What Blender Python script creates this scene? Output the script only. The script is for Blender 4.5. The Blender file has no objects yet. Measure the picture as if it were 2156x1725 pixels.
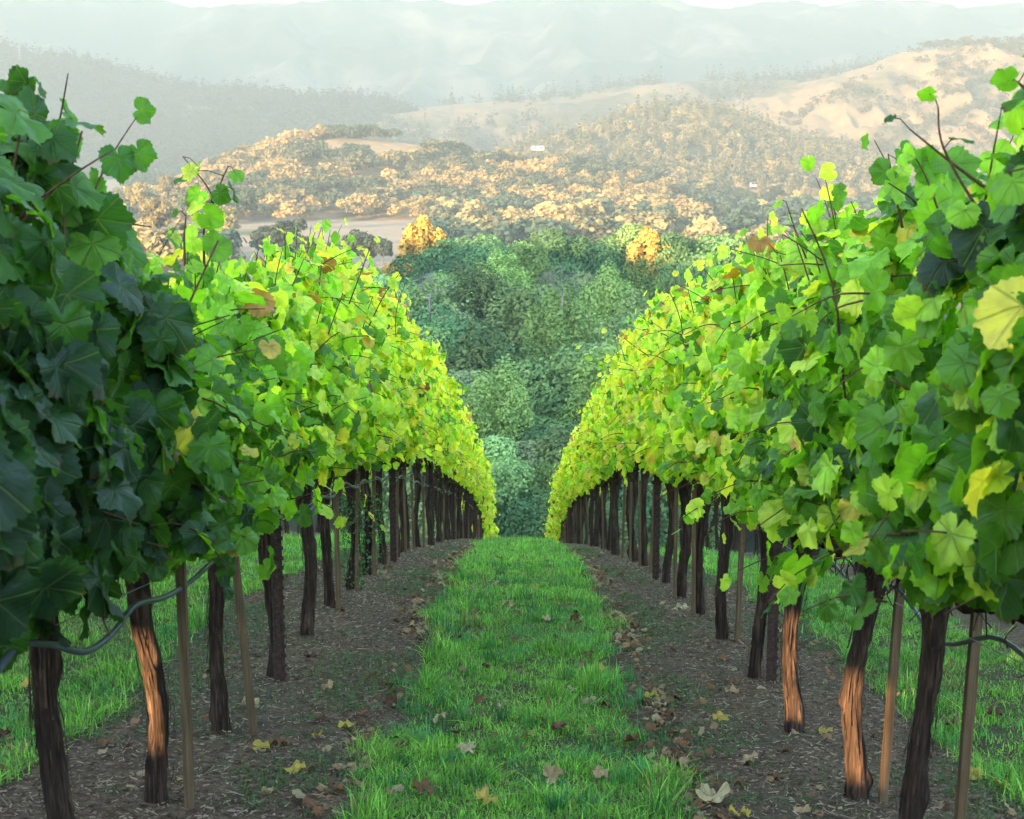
import bpy, math, random
import numpy as np
from mathutils import Vector, Euler

R = math.radians
scene = bpy.context.scene
C = scene.collection

# ------------------------------------------------------------------ camera
FPX, PW, PH = 3038.0, 2156.0, 1725.0            # focal length and frame in display pixels
PITCH, YAW = math.atan(562 / FPX), math.atan(20 / FPX)
cam_d = bpy.data.cameras.new("camera")
cam = bpy.data.objects.new("camera", cam_d)
C.objects.link(cam)
cam.rotation_euler = (math.pi / 2 - PITCH, 0, YAW)
cam_d.sensor_width = 36
cam_d.lens = 36 * FPX / PW
cam_d.clip_start = 0.05
cam_d.clip_end = 40000
cam_d.dof.use_dof = True
cam_d.dof.focus_distance = 8.5
cam_d.dof.aperture_fstop = 9.0
scene.camera = cam

# ------------------------------------------------------------------ light
SUN_EL, SUN_AZ = R(10.0), R(38.0)               # light travels towards +Y, turned SUN_AZ towards +X
SUN_DIR = Vector((math.sin(SUN_AZ) * math.cos(SUN_EL), math.cos(SUN_AZ) * math.cos(SUN_EL), -math.sin(SUN_EL)))
sun_d = bpy.data.lights.new("sun", "SUN")
sun_d.energy = 2.8
sun_d.angle = R(0.5)
sun_d.color = (1.0, 0.65, 0.32)
sun = bpy.data.objects.new("sun", sun_d)
C.objects.link(sun)
sun.rotation_euler = SUN_DIR.to_track_quat('-Z', 'Y').to_euler()
sun.location = (-60, -80, 40)
w = bpy.data.worlds.new("World")
scene.world = w
w.use_nodes = True
nt = w.node_tree
bg = nt.nodes["Background"]
sky = nt.nodes.new("ShaderNodeTexSky")
sky.sky_type = 'NISHITA'
sky.sun_disc = False
sky.sun_elevation = SUN_EL
sky.sun_rotation = math.atan2(-SUN_DIR.x, -SUN_DIR.y)
sky.air_density = 1.0
sky.dust_density = 1.0
sky.ozone_density = 2.0
nt.links.new(sky.outputs[0], bg.inputs[0])
bg.inputs[1].default_value = 0.15
scene.view_settings.view_transform = 'Standard'
scene.view_settings.look = 'None'
scene.view_settings.exposure = 3.85
scene.view_settings.gamma = 1.0
scene.cycles.volume_bounces = 2
scene.cycles.max_bounces = 8
scene.cycles.diffuse_bounces = 4
scene.cycles.use_denoising = True
scene.cycles.sample_clamp_indirect = 6.0
HAZE = 4.6e-4

# ------------------------------------------------------------------ helpers
rng = np.random.default_rng(7)


def tag(o, label=None, cat=None, group=None, kind=None):
    if label: o["label"] = label
    if cat: o["category"] = cat
    if group: o["group"] = group
    if kind: o["kind"] = kind
    return o


def empty(name, loc, rz=0.0):
    o = bpy.data.objects.new(name, None)
    o.empty_display_size = 0.2
    C.objects.link(o)
    o.location = loc
    o.rotation_euler = (0, 0, rz)
    return o


class MB:
    """collects vertices, faces, a colour and a leaf coordinate per vertex; build() links ONE mesh object"""
    def __init__(s):
        s.V, s.F, s.T, s.U, s.n = [], [], [], [], 0

    def add(s, V, F, tint=(1, 1, 1), uv=None):
        V = np.asarray(V, dtype=np.float64).reshape(-1, 3)
        F = [np.asarray(f) for f in (F if isinstance(F, (list, tuple)) else [F])]
        for f in F:
            if len(f): s.F.append(f + s.n)
        T = np.asarray(tint, dtype=np.float64)
        if T.ndim == 1: T = np.tile(T, (len(V), 1))
        s.V.append(V); s.T.append(T[:, :3])
        s.U.append(np.zeros((len(V), 2)) if uv is None else uv)
        s.n += len(V)
        return s

    def mesh(s, name, mats, smooth=True):
        V = np.concatenate(s.V); T = np.concatenate(s.T); U = np.concatenate(s.U)
        me = bpy.data.meshes.new(name)
        me.vertices.add(len(V))
        me.vertices.foreach_set("co", V.astype(np.float32).ravel())
        loops = np.concatenate([f.ravel() for f in s.F]).astype(np.int32)
        tot = np.concatenate([np.full(len(f), f.shape[1]) for f in s.F]).astype(np.int32)
        start = np.concatenate([[0], np.cumsum(tot)[:-1]]).astype(np.int32)
        me.loops.add(len(loops))
        me.loops.foreach_set("vertex_index", loops)
        me.polygons.add(len(tot))
        me.polygons.foreach_set("loop_start", start)
        me.polygons.foreach_set("loop_total", tot)
        me.update(calc_edges=True)
        me.polygons.foreach_set("use_smooth", np.full(len(tot), smooth, dtype=bool))
        a = me.attributes.new("tint", 'FLOAT_COLOR', 'POINT')
        a.data.foreach_set("color", np.concatenate([T, np.ones((len(T), 1))], 1).astype(np.float32).ravel())
        a = me.attributes.new("leafuv", 'FLOAT2', 'POINT')
        a.data.foreach_set("vector", U.astype(np.float32).ravel())
        for m in (mats if isinstance(mats, (list, tuple)) else [mats]): me.materials.append(m)
        return me

    def build(s, name, mats, parent=None, smooth=True, loc=(0, 0, 0)):
        return link(name, s.mesh(name, mats, smooth), parent, loc)


def link(name, me, parent=None, loc=(0, 0, 0)):
    o = bpy.data.objects.new(name, me)
    C.objects.link(o)
    o.location = loc
    if parent: o.parent = parent
    return o


def copy_tree(o, parent=None):
    c = o.copy()
    C.objects.link(c)
    c.parent = parent
    for ch in o.children: copy_tree(ch, c)
    return c


def _h(ix, iy, iz, seed):
    n = (ix.astype(np.int64) * 374761393 + iy.astype(np.int64) * 668265263 + iz.astype(np.int64) * 2147483647 % 998244353 + seed * 1274126177)
    n = (n ^ (n >> 13)) * 1274126177
    n = n ^ (n >> 16)
    return (n & 0xFFFFFF) / float(0xFFFFFF)


def vn(P, seed=0):
    """value noise in 3D, -1..1"""
    P = np.asarray(P, dtype=np.float64)
    i = np.floor(P).astype(np.int64); f = P - i; f = f * f * (3 - 2 * f)
    r = 0
    for dx in (0, 1):
        for dy in (0, 1):
            for dz in (0, 1):
                wgt = (f[:, 0] if dx else 1 - f[:, 0]) * (f[:, 1] if dy else 1 - f[:, 1]) * (f[:, 2] if dz else 1 - f[:, 2])
                r = r + wgt * _h(i[:, 0] + dx, i[:, 1] + dy, i[:, 2] + dz, seed)
    return r * 2 - 1


def n2(x, y, s=1.0, seed=0, octv=1, rough=0.5):
    x = np.asarray(x, dtype=np.float64); y = np.asarray(y, dtype=np.float64)
    x, y = np.broadcast_arrays(x, y)
    r, a, t = 0, 1.0, 0
    for k in range(octv):
        r = r + a * vn(np.stack([x.ravel() * s + 17.3 * k, y.ravel() * s - 9.1 * k, np.full(x.size, 0.37 + k)], 1), seed + k)
        t += a; a *= rough; s *= 2.03
    return (r / t).reshape(x.shape)


def sstep(a, b, x):
    t = np.clip((np.asarray(x, dtype=np.float64) - a) / (b - a), 0, 1)
    return t * t * (3 - 2 * t)


def unit(v):
    return v / np.maximum(np.linalg.norm(v, axis=-1, keepdims=True), 1e-9)


def ray(x, y):
    v = np.array([(x - PW / 2) / FPX, 1, -(y - PH / 2) / FPX])
    c, s = math.cos(PITCH), math.sin(PITCH)
    v = np.array([v[0], c * v[1] + s * v[2], -s * v[1] + c * v[2]])
    c, s = math.cos(YAW), math.sin(YAW)
    return np.array([c * v[0] - s * v[1], s * v[0] + c * v[1], v[2]])


def at(x, y, Y):
    """world point seen at a display pixel, at distance Y"""
    r = ray(x, y)
    return r * (Y / r[1])


def tube(path, rad, sides=8, cap=True):
    """path (n,3), rad scalar or (n,) -> V, [quads, tris]"""
    P = np.asarray(path, dtype=np.float64); n = len(P)
    rad = np.broadcast_to(np.asarray(rad, dtype=np.float64), (n,))
    t = unit(np.gradient(P, axis=0))
    ref = np.array([0.0, 0, 1.0]) if abs(t[:, 2]).mean() < 0.8 else np.array([1.0, 0, 0])
    a = unit(np.cross(t, ref)); b = np.cross(t, a)
    th = np.linspace(0, 2 * np.pi, sides, endpoint=False)
    V = P[:, None, :] + rad[:, None, None] * (np.cos(th)[None, :, None] * a[:, None, :] + np.sin(th)[None, :, None] * b[:, None, :])
    V = V.reshape(-1, 3)
    i = np.arange(n - 1)[:, None] * sides; j = np.arange(sides)[None, :]; k = (j + 1) % sides
    Q = np.stack([i + j, i + k, i + sides + k, i + sides + j], -1).reshape(-1, 4)
    F = [Q]
    if cap:
        V = np.concatenate([V, P[:1], P[-1:]])
        j = np.arange(sides); k = (j + 1) % sides
        F.append(np.concatenate([np.stack([np.full(sides, n * sides), k, j], 1),
                                 np.stack([np.full(sides, n * sides + 1), (n - 1) * sides + j, (n - 1) * sides + k], 1)]))
    return V, F


def spline(pts, n):
    P = np.asarray(pts, dtype=np.float64)
    t = np.linspace(0, len(P) - 1, n); i = np.clip(t.astype(int), 0, len(P) - 2); u = (t - i)[:, None]
    p0 = P[np.maximum(i - 1, 0)]; p1 = P[i]; p2 = P[i + 1]; p3 = P[np.minimum(i + 2, len(P) - 1)]
    return 0.5 * ((2 * p1) + (-p0 + p2) * u + (2 * p0 - 5 * p1 + 4 * p2 - p3) * u ** 2 + (-p0 + 3 * p1 - 3 * p2 + p3) * u ** 3)


def box(lo, hi):
    x0, y0, z0 = lo; x1, y1, z1 = hi
    V = np.array([[x0, y0, z0], [x1, y0, z0], [x1, y1, z0], [x0, y1, z0], [x0, y0, z1], [x1, y0, z1], [x1, y1, z1], [x0, y1, z1]], dtype=float)
    return V, np.array([[0, 3, 2, 1], [4, 5, 6, 7], [0, 1, 5, 4], [1, 2, 6, 5], [2, 3, 7, 6], [3, 0, 4, 7]])


def grid_faces(nx, ny):
    i = np.arange(ny - 1)[:, None] * nx; j = np.arange(nx - 1)[None, :]
    return np.stack([i + j, i + j + 1, i + nx + j + 1, i + nx + j], -1).reshape(-1, 4)


# ------------------------------------------------------------------ materials
def mat(name):
    m = bpy.data.materials.new(name)
    m.use_nodes = True
    t = m.node_tree
    p = t.nodes["Principled BSDF"]
    return m, t, p, t.links.new


def nd(t, typ, **kw):
    n = t.nodes.new(typ)
    for k, v in kw.items(): setattr(n, k, v)
    return n


def attr(t, name):
    return nd(t, "ShaderNodeAttribute", attribute_name=name)


def mth(t, op, a, b=None, c=None, clamp=False):
    n = nd(t, "ShaderNodeMath", operation=op)
    n.use_clamp = clamp
    for k, v in enumerate((a, b, c)):
        if v is None: continue
        if isinstance(v, (int, float)): n.inputs[k].default_value = v
        else: t.links.new(v, n.inputs[k])
    return n.outputs[0]


def mixc(t, fac, a, b, mode='MIX'):
    n = nd(t, "ShaderNodeMix", data_type='RGBA', blend_type=mode)
    for k, v in ((0, fac), (6, a), (7, b)):
        if isinstance(v, (int, float)): n.inputs[k].default_value = v
        elif isinstance(v, tuple): n.inputs[k].default_value = (*v, 1)
        else: t.links.new(v, n.inputs[k])
    return n.outputs[2]


def noise(t, scale, detail=4, rough=0.55, vec=None, dim='3D'):
    n = nd(t, "ShaderNodeTexNoise", noise_dimensions=dim)
    n.inputs["Scale"].default_value = scale
    n.inputs["Detail"].default_value = detail
    n.inputs["Roughness"].default_value = rough
    if vec is not None: t.links.new(vec, n.inputs["Vector"])
    return n


def ramp(t, fac, stops):
    n = nd(t, "ShaderNodeValToRGB")
    e = n.color_ramp.elements
    while len(e) < len(stops): e.new(0.5)
    for k, (p, c) in enumerate(stops):
        e[k].position = p
        e[k].color = (*c, 1) if isinstance(c, tuple) else (c, c, c, 1)
    t.links.new(fac, n.inputs[0])
    return n.outputs[0]


def bump(t, p, h, strength, dist=0.01):
    b = nd(t, "ShaderNodeBump")
    b.inputs["Strength"].default_value = strength
    b.inputs["Distance"].default_value = dist
    t.links.new(h, b.inputs["Height"])
    t.links.new(b.outputs[0], p.inputs["Normal"])
    return b


def leaf_material(name, veins=True, trans=0.5, rough=0.48, spec=0.38, gain=1.8):
    m, t, p, L = mat(name)
    tint = attr(t, "tint").outputs["Color"]
    geo = nd(t, "ShaderNodeNewGeometry")
    nz = noise(t, 22, 3, vec=geo.outputs["Position"])
    col = mixc(t, 0.8, tint, ramp(t, nz.outputs[0], [(0.3, (0.62, 0.66, 0.6)), (0.7, (1.25, 1.2, 1.1))]), 'MULTIPLY')
    if veins:
        uv = attr(t, "leafuv").outputs["Vector"]
        sx = nd(t, "ShaderNodeSeparateXYZ"); L(uv, sx.inputs[0])
        ax = mth(t, 'ABSOLUTE', sx.outputs[0]); y = sx.outputs[1]
        tot = None
        for deg in (0, 48, 102):
            c, s = math.cos(R(deg)), math.sin(R(deg))
            cr = mth(t, 'ABSOLUTE', mth(t, 'SUBTRACT', mth(t, 'MULTIPLY', ax, c), mth(t, 'MULTIPLY', y, s)))
            dt = mth(t, 'GREATER_THAN', mth(t, 'ADD', mth(t, 'MULTIPLY', ax, s), mth(t, 'MULTIPLY', y, c)), 0.0)
            v = mth(t, 'MULTIPLY', mth(t, 'SUBTRACT', 1.0, mth(t, 'DIVIDE', cr, 0.022), clamp=True), dt)
            tot = v if tot is None else mth(t, 'MAXIMUM', tot, v)
        # fine side veins slanting off the main ones
        sl = mth(t, 'SINE', mth(t, 'MULTIPLY', mth(t, 'ADD', y, mth(t, 'MULTIPLY', ax, -0.75)), 62.0))
        fine = mth(t, 'MULTIPLY', mth(t, 'SUBTRACT', sl, 0.86, clamp=True), 3.2)
        veinf = mth(t, 'MAXIMUM', tot, mth(t, 'MULTIPLY', fine, 0.5), clamp=True)
        col = mixc(t, mth(t, 'MULTIPLY', veinf, 0.38), col, (0.30, 0.38, 0.12))
        r2 = mth(t, 'SQRT', mth(t, 'ADD', mth(t, 'MULTIPLY', ax, ax), mth(t, 'MULTIPLY', y, y)))
        nb = noise(t, 9, 4, vec=geo.outputs["Position"])
        edge = mth(t, 'MULTIPLY', mth(t, 'SUBTRACT', mth(t, 'ADD', r2, mth(t, 'MULTIPLY', nb.outputs[0], 0.9)), 1.13), 7.0, clamp=True)
        col = mixc(t, mth(t, 'MULTIPLY', edge, 0.75), col, (0.13, 0.055, 0.02))
        hgt = mth(t, 'ADD', mth(t, 'MULTIPLY', veinf, -0.6), nz.outputs[0])
        bump(t, p, hgt, 0.8, 0.009)
    L(col, p.inputs["Base Color"])
    p.inputs["Roughness"].default_value = rough
    p.inputs["Specular IOR Level"].default_value = spec
    tr = nd(t, "ShaderNodeBsdfTranslucent")
    L(mixc(t, 1.0, col, (gain, gain * 1.0, gain * 0.3), 'MULTIPLY'), tr.inputs[0])
    ms = nd(t, "ShaderNodeMixShader")
    ms.inputs[0].default_value = trans
    L(p.outputs[0], ms.inputs[1]); L(tr.outputs[0], ms.inputs[2])
    L(ms.outputs[0], t.nodes["Material Output"].inputs[0])
    return m


def flat_foliage(name, trans=0.25, rough=0.75, vary=0.25):
    m, t, p, L = mat(name)
    tint = attr(t, "tint").outputs["Color"]
    oi = nd(t, "ShaderNodeObjectInfo")
    v = mth(t, 'ADD', mth(t, 'MULTIPLY', oi.outputs["Random"], 2 * vary), 1 - vary)
    vm = nd(t, "ShaderNodeVectorMath", operation='SCALE')
    L(tint, vm.inputs[0]); L(v, vm.inputs[3])
    L(vm.outputs[0], p.inputs["Base Color"])
    p.inputs["Roughness"].default_value = rough
    p.inputs["Specular IOR Level"].default_value = 0.2
    tr = nd(t, "ShaderNodeBsdfTranslucent")
    L(vm.outputs[0], tr.inputs[0])
    ms = nd(t, "ShaderNodeMixShader")
    ms.inputs[0].default_value = trans
    L(p.outputs[0], ms.inputs[1]); L(tr.outputs[0], ms.inputs[2])
    L(ms.outputs[0], t.nodes["Material Output"].inputs[0])
    return m


def bark_material(name, c0, c1, c2, sx=60, sz=5, strength=0.9):
    m, t, p, L = mat(name)
    tc = nd(t, "ShaderNodeTexCoord")
    mp = nd(t, "ShaderNodeMapping"); L(tc.outputs["Object"], mp.inputs[0])
    mp.inputs["Scale"].default_value = (sx, sx, sz)
    nz = noise(t, 1.0, 6, 0.65, mp.outputs[0])
    nz.inputs["Distortion"].default_value = 0.6
    big = noise(t, 6.0, 3, 0.5, tc.outputs["Object"])
    col = ramp(t, nz.outputs[0], [(0.28, c0), (0.5, c1), (0.72, c2)])
    col = mixc(t, 0.5, col, ramp(t, big.outputs[0], [(0.3, (0.55, 0.55, 0.6)), (0.7, (1.3, 1.2, 1.1))]), 'MULTIPLY')
    L(col, p.inputs["Base Color"])
    p.inputs["Roughness"].default_value = 0.9
    p.inputs["Specular IOR Level"].default_value = 0.2
    bump(t, p, nz.outputs[0], strength, 0.012)
    return m


def simple(name, col, rough=0.7, metal=0.0, ns=30, var=0.3, bs=0.2):
    m, t, p, L = mat(name)
    tc = nd(t, "ShaderNodeTexCoord")
    nz = noise(t, ns, 5, 0.6, tc.outputs["Object"])
    c = mixc(t, 1.0, col, ramp(t, nz.outputs[0], [(0.3, 1 - var), (0.7, 1 + var)]), 'MULTIPLY')
    L(c, p.inputs["Base Color"])
    p.inputs["Roughness"].default_value = rough
    p.inputs["Metallic"].default_value = metal
    bump(t, p, nz.outputs[0], bs, 0.003)
    return m


M = {}
M['leaf'] = leaf_material("vine_leaf", True)
M['leaf_far'] = leaf_material("vine_leaf_small", False, gain=1.7)
M['dry_leaf'] = leaf_material("dry_leaf", True, trans=0.1, rough=0.7, spec=0.2, gain=1.0)
M['grass'] = flat_foliage("grass_blades", 0.35, 0.5, 0.0)
M['tree'] = flat_foliage("tree_foliage", 0.12, 0.85, 0.45)
M['wood_far'] = flat_foliage("distant_foliage", 0.2, 0.85, 0.0)
M['bark'] = bark_material("vine_bark", (0.009, 0.006, 0.0045), (0.048, 0.030, 0.021), (0.15, 0.097, 0.064), 55, 4)
M['cane'] = bark_material("cane_bark", (0.05, 0.022, 0.012), (0.10, 0.05, 0.025), (0.17, 0.10, 0.05), 120, 12, 0.3)
M['tree_bark'] = bark_material("tree_bark", (0.05, 0.04, 0.035), (0.12, 0.10, 0.085), (0.25, 0.22, 0.19), 4, 1, 0.5)
M['pale_bark'] = bark_material("pale_dead_bark", (0.12, 0.11, 0.10), (0.2, 0.19, 0.18), (0.3, 0.29, 0.27), 4, 1, 0.5)
M['stake'] = bark_material("weathered_stake_wood", (0.07, 0.042, 0.022), (0.14, 0.092, 0.05), (0.21, 0.15, 0.085), 70, 3, 0.35)
M['rust'] = simple("rusty_steel", (0.075, 0.042, 0.03), 0.8, 0.3, 45, 0.5, 0.4)
M['hose'] = simple("drip_hose_plastic", (0.065, 0.078, 0.088), 0.38, 0.0, 20, 0.25, 0.05)
M['wire'] = simple("galvanised_wire", (0.35, 0.36, 0.38), 0.4, 0.9, 50, 0.2, 0.05)
M['litter'] = simple("twig_litter", (0.12, 0.085, 0.06), 0.9, 0.0, 60, 0.5, 0.2)
M['white_wall'] = simple("white_painted_wall", (0.5, 0.49, 0.47), 0.7, 0, 3, 0.05, 0.0)
M['roof'] = simple("grey_roof", (0.3, 0.29, 0.28), 0.7, 0, 3, 0.1, 0.0)
M['glass'] = simple("dark_window", (0.05, 0.06, 0.07), 0.2, 0, 3, 0.1, 0.0)
M['pylon'] = simple("pylon_steel", (0.22, 0.22, 0.22), 0.6, 0.3, 3, 0.1, 0.0)

# ------------------------------------------------------------------ terrain shape
_PY = np.array([-400, -250, -170, -120, -90, -60, -40, -20, -10, 0, 3.3, 4.6, 6, 7, 8.3, 9.4, 10.6, 12.8, 14.8, 20, 25, 30, 36, 40, 45, 51, 60, 70, 82, 100, 130, 240, 420, 9000], dtype=float)
_PZ = np.array([4, 4, 4, 4, 4, 3.6, 2.8, 1.2, 0.0, -1.42, -2.08, -2.34, -2.62, -2.79, -2.98, -3.18, -3.43, -3.89, -4.37, -5.72, -7.05, -8.42, -10.12, -11.4, -13.2, -15.9, -20, -25, -29.5, -32, -33, -34, -40, -42], dtype=float)
_fy = np.arange(-400, 440, 0.1)
_fz = np.interp(_fy, _PY, _PZ)
_k = np.hanning(25); _k /= _k.sum()
_fz = np.convolve(np.pad(_fz, 12, mode='edge'), _k, mode='valid')


def prof(Y):
    Y = np.asarray(Y, dtype=np.float64)
    return np.where(Y < 439, np.interp(Y, _fy, _fz), np.interp(Y, _PY, _PZ))


def gz(X, Y):
    """ground height"""
    X = np.asarray(X, dtype=np.float64); Y = np.asarray(Y, dtype=np.float64)
    X, Y = np.broadcast_arrays(X, Y)
    z = prof(Y) - 0.02 - 0.045 * np.clip(X, -8, 8)
    far = sstep(60, 200, np.hypot(X, Y))
    z = z + far * n2(X, Y, 1 / 140.0, 3, 3) * (4 + 3 * sstep(300, 900, Y))
    return z


ROW = 1.3


def strip_mask(X):
    """1 on the mown grass alleys, 0 on the bare soil strips under the vines"""
    a = np.abs(((X + ROW) % (2 * ROW)) - ROW)      # distance from the alley centre
    return a


def make_ground():
    def axis(segs):
        out = []
        for a, b, st in segs: out.append(np.arange(a, b, st))
        return np.concatenate(out)
    xp = axis([(0, 2.2, 0.035), (2.2, 5, 0.09), (5, 12, 0.5), (12, 60, 4), (60, 400, 30), (400, 1500, 110), (1500, 7000, 500)])
    xs = np.concatenate([-xp[:0:-1], xp])
    ys = axis([(-400, -60, 17), (-60, 2, 3), (2, 9, 0.04), (9, 18, 0.08), (18, 60, 0.3), (60, 130, 3), (130, 500, 12), (500, 1600, 40), (1600, 9001, 300)])
    X, Y = np.meshgrid(xs, ys)
    Z = gz(X, Y)
    near = 1 - sstep(20, 45, Y); near = near * sstep(-6, 1, Y)
    a = strip_mask(X)
    soil = sstep(0.5, 0.68, a + 0.06 * n2(X, Y, 3.0, 21))
    m = (np.abs(X) < 6)
    fine = np.zeros_like(Z)
    fine[m] = (0.012 * n2(X[m], Y[m], 6.0, 5, 3) + 0.009 * n2(X[m], Y[m], 28.0, 9, 2))
    Z = Z + near * fine * (0.5 + soil)
    Z = Z + near * 0.025 * sstep(0.75, 1.3, a)                      # soil slightly mounded at the vines
    V = np.stack([X, Y, Z], -1).reshape(-1, 3)
    mb = MB(); mb.add(V, grid_faces(len(xs), len(ys)))
    m, t, p, L = mat("ground_soil_and_grass")
    geo = nd(t, "ShaderNodeNewGeometry")
    sp = nd(t, "ShaderNodeSeparateXYZ"); L(geo.outputs["Position"], sp.inputs[0])
    n1 = noise(t, 2.2, 5, 0.6, geo.outputs["Position"])
    n3 = noise(t, 30, 6, 0.7, geo.outputs["Position"])
    n4 = noise(t, 140, 4, 0.7, geo.outputs["Position"])
    xw = mth(t, 'PINGPONG', sp.outputs[0], ROW)                    # 0 alley centre .. ROW under the vines
    s = mth(t, 'ADD', xw, mth(t, 'MULTIPLY', mth(t, 'SUBTRACT', n1.outputs[0], 0.5), 0.25))
    sf = mth(t, 'MULTIPLY', mth(t, 'SUBTRACT', s, 0.50), 6.0, clamp=True)
    soilc = ramp(t, n3.outputs[0], [(0.3, (0.038, 0.018, 0.009)), (0.5, (0.115, 0.073, 0.045)), (0.66, (0.21, 0.145, 0.095)), (0.8, (0.34, 0.255, 0.18))])
    soilc = mixc(t, 0.6, soilc, ramp(t, n4.outputs[0], [(0.35, 0.45), (0.65, 1.5)]), 'MULTIPLY')
    n5 = noise(t, 0.9, 3, 0.6, geo.outputs["Position"])
    soilc = mixc(t, mth(t, 'MULTIPLY', mth(t, 'SUBTRACT', n5.outputs[0], 0.5), 3.0, clamp=True), soilc, (0.05, 0.065, 0.035))
    turf = ramp(t, n3.outputs[0], [(0.3, (0.03, 0.03, 0.014)), (0.7, (0.10, 0.09, 0.042))])
    nearc = mixc(t, sf, turf, soilc)
    # valley floor: dry straw fields and olive scrub
    f1 = noise(t, 0.006, 5, 0.6, geo.outputs["Position"])
    f2 = noise(t, 0.15, 4, 0.6, geo.outputs["Position"])
    straw = mixc(t, 0.5, (0.30, 0.22, 0.13), ramp(t, f2.outputs[0], [(0.3, 0.8), (0.7, 1.2)]), 'MULTIPLY')
    farc = mixc(t, ramp(t, f1.outputs[0], [(0.56, 0.0), (0.66, 1.0)]), straw, (0.09, 0.10, 0.045))
    ff = mth(t, 'MULTIPLY', mth(t, 'SUBTRACT', sp.outputs[1], 300.0), 0.01, clamp=True)
    wood = mixc(t, mth(t, 'MULTIPLY', mth(t, 'SUBTRACT', sp.outputs[1], 58.0), 0.2, clamp=True), nearc, (0.03, 0.035, 0.015))
    L(mixc(t, ff, wood, farc), p.inputs["Base Color"])
    p.inputs["Roughness"].default_value = 0.95
    p.inputs["Specular IOR Level"].default_value = 0.15
    hh = mth(t, 'ADD', n3.outputs[0], mth(t, 'MULTIPLY', n4.outputs[0], 0.6))
    bump(t, p, hh, 0.8, 0.02)
    o = mb.build("ground", m)
    tag(o, kind='structure')


make_ground()


HOLES = [(-1.31, 4.80, -2.10, -1.66, 0.045), (1.285, 6.39, -2.66, -2.22, 0.085), (1.365, 5.34, -2.50, -2.0, 0.10)]  # trunk patches lit through gaps in the added screen
_ca, _sa, _te = math.cos(SUN_AZ), math.sin(SUN_AZ), math.tan(SUN_EL)


def shade_hill():
    """unseen higher hill behind the viewer, shaped to shade the rows; the narrow cutting is added to let sunbeams through"""
    wv = np.concatenate([np.arange(-700, -10, 30), np.arange(-10, 4, 0.25), np.arange(4, 700, 30)])
    av = np.concatenate([np.arange(-330, -30, 6), [-30]])
    Wg, A = np.meshgrid(wv, av)
    X = Wg * _ca + A * _sa; Y = -Wg * _sa + A * _ca
    h = np.interp(A, [-330, -180, -110, -60, -30], [3, 29, 31.6, 19.5, -2]) * (1 + 0.06 * n2(Wg, A, 1 / 60., 91, 2)) 
    notch = sstep(-5.4, -4.6, Wg) * (1 - sstep(-1.9, -1.1, Wg))  # cutting added so that sun reaches the screen gaps
    h = h * (1 - notch) + (-3) * notch
    m, t, p, L = mat("hill_grass")
    nz = noise(t, 0.2, 5)
    L(ramp(t, nz.outputs[0], [(0.3, (0.05, 0.08, 0.03)), (0.7, (0.12, 0.12, 0.05))]), p.inputs["Base Color"])
    mb = MB(); mb.add(np.stack([X, Y, h], -1).reshape(-1, 3), grid_faces(len(wv), len(av)))
    tag(mb.build("hill", m), kind='structure')


shade_hill()


def hill_material(name, straw, scrub, thr=0.55, sc=0.004):
    m, t, p, L = mat(name)
    geo = nd(t, "ShaderNodeNewGeometry")
    f1 = noise(t, sc, 7, 0.62, geo.outputs["Position"])
    f2 = noise(t, sc * 12, 5, 0.65, geo.outputs["Position"])
    c = mixc(t, ramp(t, f1.outputs[0], [(thr - 0.05, 0.0), (thr + 0.05, 1.0)]), straw, scrub)
    c = mixc(t, 0.6, c, ramp(t, f2.outputs[0], [(0.3, 0.7), (0.7, 1.25)]), 'MULTIPLY')
    L(c, p.inputs["Base Color"])
    p.inputs["Roughness"].default_value = 1.0
    p.inputs["Specular IOR Level"].default_value = 0.05
    bump(t, p, f2.outputs[0], 0.6, 4.0)
    return m


HILLS = {}


def hill(name, sil, D, dd, base, material, gully=0.2, gs=1 / 160., seed=1, nx=260, ny=90, back=None):
    """a hill whose crest line runs at distance D; sil = crest line as (x, y) display pixels"""
    back = back or dd
    sil = sorted(sil)
    cw = np.array([at(x, y, D) for x, y in sil])
    x0, x1 = cw[0, 0], cw[-1, 0]
    v = np.concatenate([np.linspace(-1, 0, int(ny * 0.7), endpoint=False), np.linspace(0, 1, int(ny * 0.3))])
    xs = np.linspace(x0, x1, nx)

    def height(X, Y):
        X = np.asarray(X, float); Y = np.asarray(Y, float)
        vv = np.where(Y < D, (Y - D) / dd, (Y - D) / back)
        cr = np.interp(X, cw[:, 0], cw[:, 2])
        pr = 1 - sstep(0, 1, np.abs(vv)) ** 0.9
        pr = 0.55 * pr + 0.45 * (1 - np.clip(np.abs(vv), 0, 1))
        g = 1 - np.abs(n2(X, Y * 0.35, gs, seed, 4, 0.55)) * 2.0
        g2 = n2(X, Y, gs * 3, seed + 9, 3)
        slope = np.sin(np.clip(1 - np.abs(vv), 0, 1) * np.pi)
        z = base + (cr - base) * (pr + gully * slope * (0.8 * g - 0.45 + 0.25 * g2))
        edge = np.minimum(sstep(x0, x0 + (x1 - x0) * 0.02, X), 1 - sstep(x1 - (x1 - x0) * 0.02, x1, X))
        return z * edge + (base - 20) * (1 - edge)
    X, Y = np.meshgrid(xs, D + np.where(v < 0, v * dd, v * back))
    Z = height(X, Y)
    mb = MB(); mb.add(np.stack([X, Y, Z], -1).reshape(-1, 3), grid_faces(nx, len(v)))
    o = mb.build(name, material)
    tag(o, kind='structure')
    HILLS[name] = (height, x0, x1, D, dd)
    return height


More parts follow.
